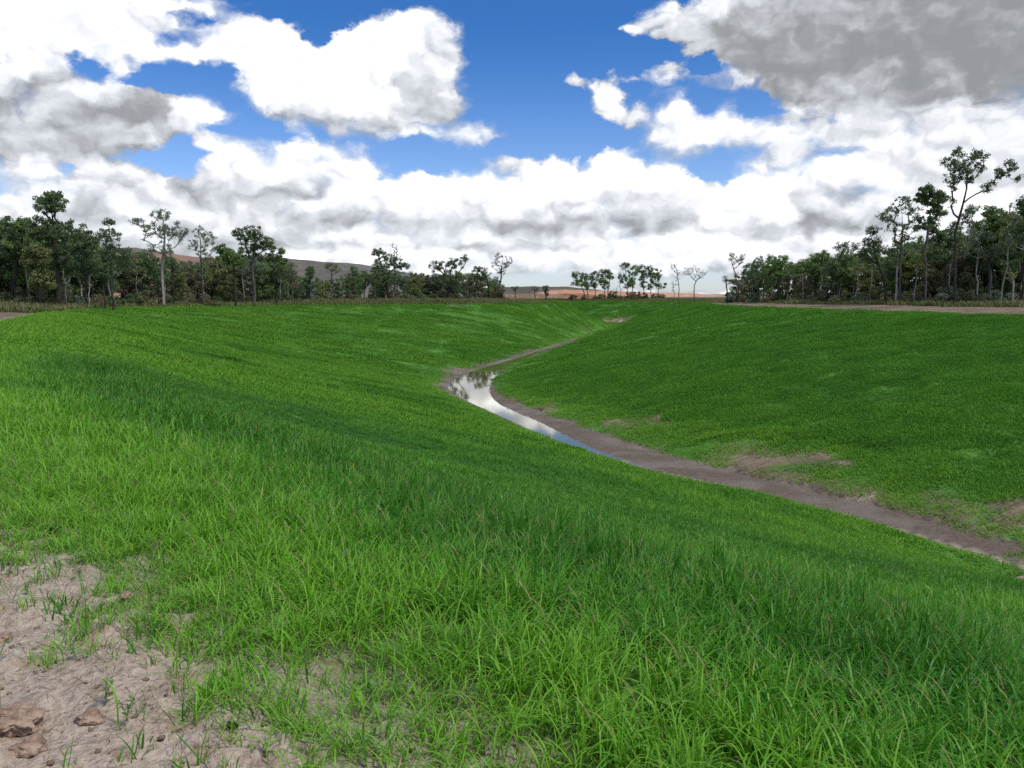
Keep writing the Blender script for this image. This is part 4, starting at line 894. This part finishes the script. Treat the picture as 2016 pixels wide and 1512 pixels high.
def sky():
    w = bpy.data.worlds.new('World'); SC.world = w; w.use_nodes = True; w.node_tree.nodes.clear(); t = NT(w.node_tree)
    out = t.add('ShaderNodeOutputWorld'); bg = t.add('ShaderNodeBackground')
    tc = t.add('ShaderNodeTexCoord').outputs['Generated']
    sx = t.add('ShaderNodeSeparateXYZ'); t.link(tc, sx.inputs[0]); X, Y, Z = sx.outputs
    az = t.math('ARCTAN2', X, Y); el = t.math('ARCSINE', Z)
    elp = t.math('MAXIMUM', el, 0.0)
    wv = t.math('SQRT', t.math('ADD', elp, .10))
    cu = t.math('MULTIPLY', az, 2.3); cv = t.math('MULTIPLY', el, 3.2)
    cb = t.add('ShaderNodeCombineXYZ'); t.link(cu, cb.inputs[0]); t.link(cv, cb.inputs[1]); pc = cb.outputs[0]
    # edge warp
    nw = t.add('ShaderNodeTexNoise', noise_dimensions='2D'); t.link(pc, nw.inputs['Vector']); nw.inputs['Scale'].default_value = 9; nw.inputs['Detail'].default_value = 7; nw.inputs['Roughness'].default_value = .58
    wvec = t.vmath('SUBTRACT', nw.outputs['Color'], (.5, .5, .5))
    sw = t.add('ShaderNodeSeparateXYZ'); t.link(wvec, sw.inputs[0])
    deg = 57.29578
    amp = t.math('MULTIPLY', wv, 4.6)
    azd = t.math('ADD', t.math('MULTIPLY', az, deg), t.math('MULTIPLY', sw.outputs[0], amp))
    eld = t.math('ADD', t.math('MULTIPLY', el, deg), t.math('MULTIPLY', t.math('MULTIPLY', sw.outputs[1], amp), .7))
    u = t.math('DIVIDE', t.math('SUBTRACT', azd, AZ0), AZ1-AZ0, clamp=True)
    v = t.math('MULTIPLY', t.math('SUBTRACT', eld, EL0), (NR-1)/(EL1-EL0)); v = t.math('MINIMUM', t.math('MAXIMUM', v, 0.0), NR-1.0)
    cuv = t.add('ShaderNodeCombineXYZ'); [t.link(u, cuv.inputs[i]) for i in range(3)]
    acc = None
    azs = np.linspace(AZ0, AZ1, NCOL)
    for r in range(NR):
        c, b = plan_at(azs, np.full(NCOL, EL0+(EL1-EL0)*r/(NR-1)))
        n = t.add('ShaderNodeRGBCurve'); mp = n.mapping; mp.use_clip = False
        for ch, vals in ((0, c), (1, b)):
            cur = mp.curves[ch]; pts = cur.points
            pts[0].location = (0, float(vals[0])); pts[1].location = (1, float(vals[-1]))
            for k in range(1, NCOL-1): pts.new(k/(NCOL-1), float(vals[k]))
            for p_ in pts: p_.handle_type = 'VECTOR'
        mp.update(); t.link(cuv.outputs[0], n.inputs['Color'])
        wgt = t.math('SUBTRACT', 1.0, t.math('ABSOLUTE', t.math('SUBTRACT', v, float(r))), clamp=True)
        s_ = t.vmath('SCALE', n.outputs[0], scale=wgt)
        acc = s_ if acc is None else t.vmath('ADD', acc, s_)
    sa = t.add('ShaderNodeSeparateXYZ'); t.link(acc, sa.inputs[0]); cov, bri = sa.outputs[0], sa.outputs[1]
    # outside the planned part of the sky: broken cloud from noise
    ofar = t.math('MAXIMUM', t.rng(t.math('ABSOLUTE', azd), 33.5, 38.), t.rng(eld, 20.5, 25.))
    nb = t.noise(tc, 2.6, 5, .55)
    cov = t.math('ADD', t.math('MULTIPLY', cov, t.math('SUBTRACT', 1.0, ofar)), t.math('MULTIPLY', t.rng(nb, .40, .60, 0, 1), ofar))
    bri = t.math('ADD', t.math('MULTIPLY', bri, t.math('SUBTRACT', 1.0, ofar)), t.math('MULTIPLY', t.rng(nb, .45, .7, .98, .78), ofar))
    # billows
    def bil(vec, sc, det=3.0):
        n = t.add('ShaderNodeTexVoronoi', feature='SMOOTH_F1', voronoi_dimensions='2D'); t.put(n.inputs['Vector'], vec); n.inputs['Scale'].default_value = sc; n.inputs['Detail'].default_value = det; n.inputs['Roughness'].default_value = .5; n.inputs['Smoothness'].default_value = .35
        return n.outputs['Distance']
    pw = t.vmath('ADD', pc, t.vmath('SCALE', wvec, scale=.10))
    b0 = bil(pw, 8.0); b1 = bil(t.vmath('ADD', pw, (.014, .03, 0)), 8.0)
    fb = t.noise(pc, 16, 6, .6, dim='2D')
    edge = t.math('ADD', cov, t.math('ADD', t.math('MULTIPLY', t.math('SUBTRACT', .42, b0), .34), t.math('MULTIPLY', t.math('SUBTRACT', fb, .5), .42)))
    soft = t.rng(t.noise(pc, 3.0, 2, dim='2D'), .38, .62, .11, .38)
    alpha = t.rng(edge, t.math('SUBTRACT', .50, soft), t.math('ADD', .50, soft))
    rel = t.math('SUBTRACT', b1, b0)                             # sunward side of a billow is brighter
    sh = t.math('ADD', bri, t.math('MULTIPLY', rel, .16))
    sh = t.math('ADD', sh, t.math('MULTIPLY', t.math('SUBTRACT', .45, b0), .05))
    sh = t.math('ADD', sh, t.math('MULTIPLY', t.math('SUBTRACT', t.noise(pc, 5, 5, .6, dim='2D'), .5), .04))
    # thin cloud edges are darkened to fade without clipping; low clouds are lifted
    sh = t.math('ADD', sh, t.math('ADD', t.rng(edge, .42, .80, -.13, -.03), t.rng(el, .02, .20, .045, 0)))
    ramp = t.add('ShaderNodeValToRGB'); cr = ramp.color_ramp; t.link(t.math('MULTIPLY', sh, .8, clamp=True), ramp.inputs[0])
    stops = [(.44, (.31, .325, .345)), (.49, (.36, .375, .39)), (.535, (.46, .48, .51)), (.58, (.58, .605, .65)), (.64, (.75, .78, .83)), (.688, (.93, .955, 1.0)), (.735, (1.06, 1.07, 1.09)), (.79, (1.45, 1.45, 1.45)), (.88, (2.1, 2.1, 2.1))]
    cr.elements[0].position = stops[0][0]; cr.elements[0].color = (*stops[0][1], 1); cr.elements[1].position = stops[-1][0]; cr.elements[1].color = (*stops[-1][1], 1)
    for p_, c_ in stops[1:-1]: e_ = cr.elements.new(p_); e_.color = (*c_, 1)
    cloud = ramp.outputs[0]
    nish = t.add('ShaderNodeTexSky', sky_type='NISHITA', sun_disc=False, sun_elevation=SUN_EL, sun_rotation=SUN_AZ, air_density=1.0, dust_density=.3, ozone_density=3.0)
    blue = t.vmath('SCALE', nish.outputs[0], scale=.118)
    tint = t.mix(t.rng(el, .05, .32), (.95, 1.05, 1.36), (.27, .63, 1.08))
    blue = t.mix(1.0, blue, tint, 'MULTIPLY')
    low = t.rng(el, .0, .12, .35, 0)
    cloud = t.mix(low, cloud, (.80, .86, .95), 'MULTIPLY') if False else cloud
    c = t.mix(alpha, blue, cloud)
    t.link(c, bg.inputs[0]); bg.inputs[1].default_value = 1.0
    t.link(bg.outputs[0], out.inputs[0])
    w.cycles.sampling_method = 'MANUAL'; w.cycles.sample_map_resolution = 512
sky()
SC.view_settings.view_transform = 'Standard'; SC.view_settings.look = 'None'; SC.view_settings.exposure = 0.0; SC.view_settings.gamma = 1.0
SC.cycles.max_bounces = 6; SC.cycles.diffuse_bounces = 3; SC.cycles.glossy_bounces = 2; SC.cycles.transmission_bounces = 3; SC.cycles.transparent_max_bounces = 4
SC.cycles.use_denoising = False
